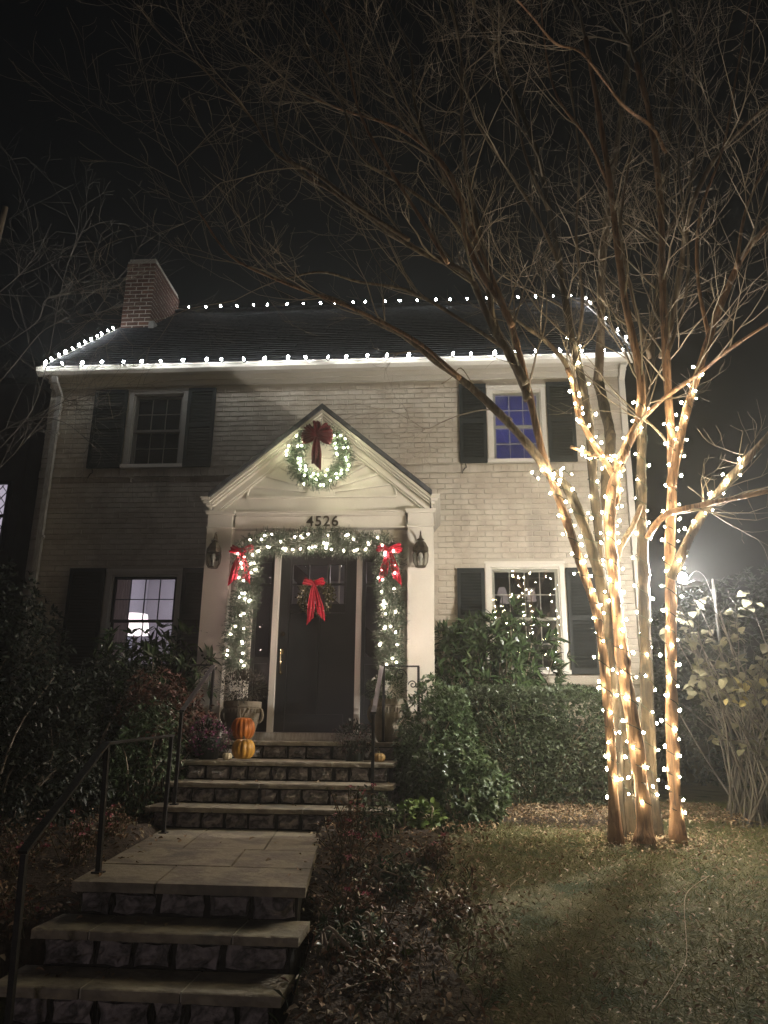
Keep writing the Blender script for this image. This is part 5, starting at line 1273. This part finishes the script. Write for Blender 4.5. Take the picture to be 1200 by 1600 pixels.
oak('pale leaf beside the foot of the long handrail post', (200, 1330), .82, .13, LITTERP, .6)
def twig(label, px, z):
    P = []
    for x, y in px: p = atz(x, y, z); p.z = gz(p.x, p.y) + .035; P.append(p)
    m = MB(); C = catmull(P, 4); m.tube(C, lin(.0026, .0014, len(C)), 5); tag(m.build('fallen_twig', LITTERP, smooth=True), label, 'twig')
twig('long forked pale twig lying on the lawn', [(1112, 1412), (1085, 1425), (1072, 1440), (1073, 1480), (1068, 1495), (1040, 1520), (1020, 1535)], .6)
twig('short twig on the lawn near the planting bed', [(785, 1420), (800, 1405), (820, 1395)], .65)
# leaves blown onto the steps
r = np.random.default_rng(44); P = []
for k in range(70):
    a = r.random()
    if a < .45: y = r.uniform(4.35, 6.5); u = r.choice([r.uniform(.0, .12), r.uniform(.88, 1.0), r.random()]); P.append((lerp(LXL(y), LXR(y), u), y, .840))
    elif a < .6: P.append((r.uniform(-2.0, -.75), r.uniform(4.18, 4.32), .670))
    elif a < .75: P.append((r.uniform(-2.0, -.75), r.uniform(3.9, 4.0), .500))
    elif a < .85: P.append((r.uniform(-2.4, -.5), r.uniform(6.8, 6.9), 1.010))
    else: P.append((r.uniform(-2.4, -.5), r.uniform(7.15, 7.25), 1.180))
P = np.array(P); D = r.normal(size=P.shape) * [1, 1, .12]
tag(cloud('fallen_leaves', P, D, r.uniform(.02, .06, len(P)), tmpl_leaf(.5, .16, .3), [LITTER, LITTERP], None, 'stuff', 44, up=np.tile([0, 0, 1.], (len(P), 1))), 'few dry leaves blown onto the stone landing and steps', 'dead leaves')
t = thing('broad_leaf_plant', 'small plant with three broad pale green leaves in the right bed', 'plant', atz(622, 1520, .5))
Pq = [tuple(at(x, y, d)) for x, y, d in ((632, 1500, 4.15), (628, 1520, 4.1), (620, 1490, 4.2), (618, 1540, 4.05))]
leaf_parts(leaf_mesh(tmpl_round(9), BRIGHT), t, Pq, [(.4, -.5, .7), (-.4, -.6, -.6), (-.6, -.3, .6), (.2, -.6, -.8)], [.075, .08, .06, .07], 8)
m = MB()
for q in Pq: b = t.location; m.tube([b, Vector(q)], .003, 4)
m.build('stalk', STEMM, t)

# ---------------------------------------------------------------- neighbour and the tree at the left
nbh = thing('neighbour_house', 'dark neighbouring house at the left edge with one lit lattice window', 'house', (-11, 14, .8))
m = MB(); m.box(-14, -8.35, 14.0, 22, .3, 8.6); m.build('wall', SIDING, nbh)
w = MB(); w.box(-9.75, -8.60, 13.955, 13.998, 5.0, 6.28); wn = w.build('window', mat('lit_window', (.5, .45, .5), .8), nbh)
wn.data.materials.clear(); wn.data.materials.append(emit('lit_lattice_window', (.82, .74, .90), .55))
f = MB(); f.box(-9.82, -9.751, 13.90, 13.999, 4.93, 6.35); f.box(-8.599, -8.53, 13.90, 13.999, 4.93, 6.35); f.box(-9.75, -8.60, 13.90, 13.999, 6.281, 6.35); f.box(-9.75, -8.60, 13.90, 13.999, 4.93, 4.999); f.box(-9.75, -8.6, 13.92, 13.95, 5.60, 5.66); f.build('frame', SHUT, wn)
f = MB()
for k in range(-7, 12):
    x = -9.75 + k * .2
    for s in (1, -1):
        a = [(X, 5.0 + (X - x) * s * 1.2 + (0 if s > 0 else 1.28)) for X in (-9.75, -8.6)]
        (xa, za), (xb, zb) = a
        def clipz(xa, za, xb, zb):
            out = []
            for t_ in [i / 60 for i in range(61)]:
                X = xa + (xb - xa) * t_; Z = za + (zb - za) * t_
                if 5.0 <= Z <= 6.28: out.append((X, Z))
            return out
        c = clipz(xa, za, xb, zb)
        if len(c) > 2: f.bar((c[0][0], 13.94, c[0][1]), (c[-1][0], 13.94, c[-1][1]), .012, .016, up=(0, 1, 0))
f.build('lattice', SHUT, wn)
m = MB(); m.prism([(-14.3, 8.5), (-8.1, 8.5), (-11.2, 11.2)], 13.7, 22.2); m.build('roof', SHINGLE, nbh)
lt = thing('bare_tree', 'bare twiggy tree at the left edge reaching over the roof corner', 'tree', (-5.6, 7.4, .87))
rr = random.Random(19); m = MB(); C = catmull([(-5.6, 7.4, .8), (-5.5, 7.4, 2.5), (-5.35, 7.35, 4.2), (-5.2, 7.3, 5.6), (-5.0, 7.2, 7.4)], 6); m.tube(C, lin(.11, .03, len(C)), 8); m.build('trunk', BARKD, lt, smooth=True)
m = MB(); mf = MB()
for px in ([(0, 700, 7.3), (50, 640, 7.2), (75, 560, 7.1), (90, 480, 7.0), (110, 400, 7.0), (140, 340, 6.9)], [(-20, 620, 7.2), (30, 560, 7.1), (70, 515, 7.0), (120, 495, 6.9), (165, 485, 6.8), (190, 470, 6.8)], [(-30, 560, 7.2), (20, 530, 7.1), (60, 500, 7.0), (70, 470, 6.9), (100, 458, 6.9), (150, 445, 6.8)], [(-40, 700, 7.3), (40, 655, 7.2), (100, 660, 7.1), (150, 700, 7.0)], [(-30, 480, 7.2), (30, 430, 7.1), (60, 390, 7.0), (80, 350, 6.9)], [(-30, 760, 7.3), (30, 700, 7.2), (80, 640, 7.1), (120, 625, 7.0), (160, 640, 7.0)]):
    C = catmull([at(*q) for q in px], 5); m.tube(C, lin(.0055, .0022, len(C)), 5)
    for k in range(13):
        i = rr.randint(2, len(C) - 2); grow(m, C[i], (C[i + 1] - C[i]).normalized() + Vector((rr.gauss(0, .6), rr.gauss(0, .6), rr.gauss(0, .6))), rr.uniform(.3, .75), .003, 2, rr, .22, .03, (2, 4), mf)
m.build('branches', TWIGD, lt, kind='stuff', smooth=True); mf.build('twigs', TWIGD, lt, kind='stuff')

# ---------------------------------------------------------------- thin haze, added to stand in for lens glare around the lights
if HAZE:
    hz = MB(); hz.box(-16, 9, -3, 26, -1.6, 13.5)
    hm_ = bpy.data.materials.new('haze'); hm_.use_nodes = True; n = hm_.node_tree; n.nodes.clear()
    o = n.nodes.new('ShaderNodeOutputMaterial'); v = n.nodes.new('ShaderNodeVolumePrincipled'); v.inputs['Density'].default_value = HAZE; v.inputs['Color'].default_value = (.90, .92, .90, 1); v.inputs['Anisotropy'].default_value = .6
    n.links.new(v.outputs[0], o.inputs['Volume']); hb_ = hz.build('haze', hm_, kind='stuff'); tag(hb_, 'thin haze added for the glow around the lights', 'haze')
print('tree bulbs', nb, 'twigs', cnt[0], 'polys', sum(len(o.data.polygons) for o in col.objects if o.type == 'MESH'))
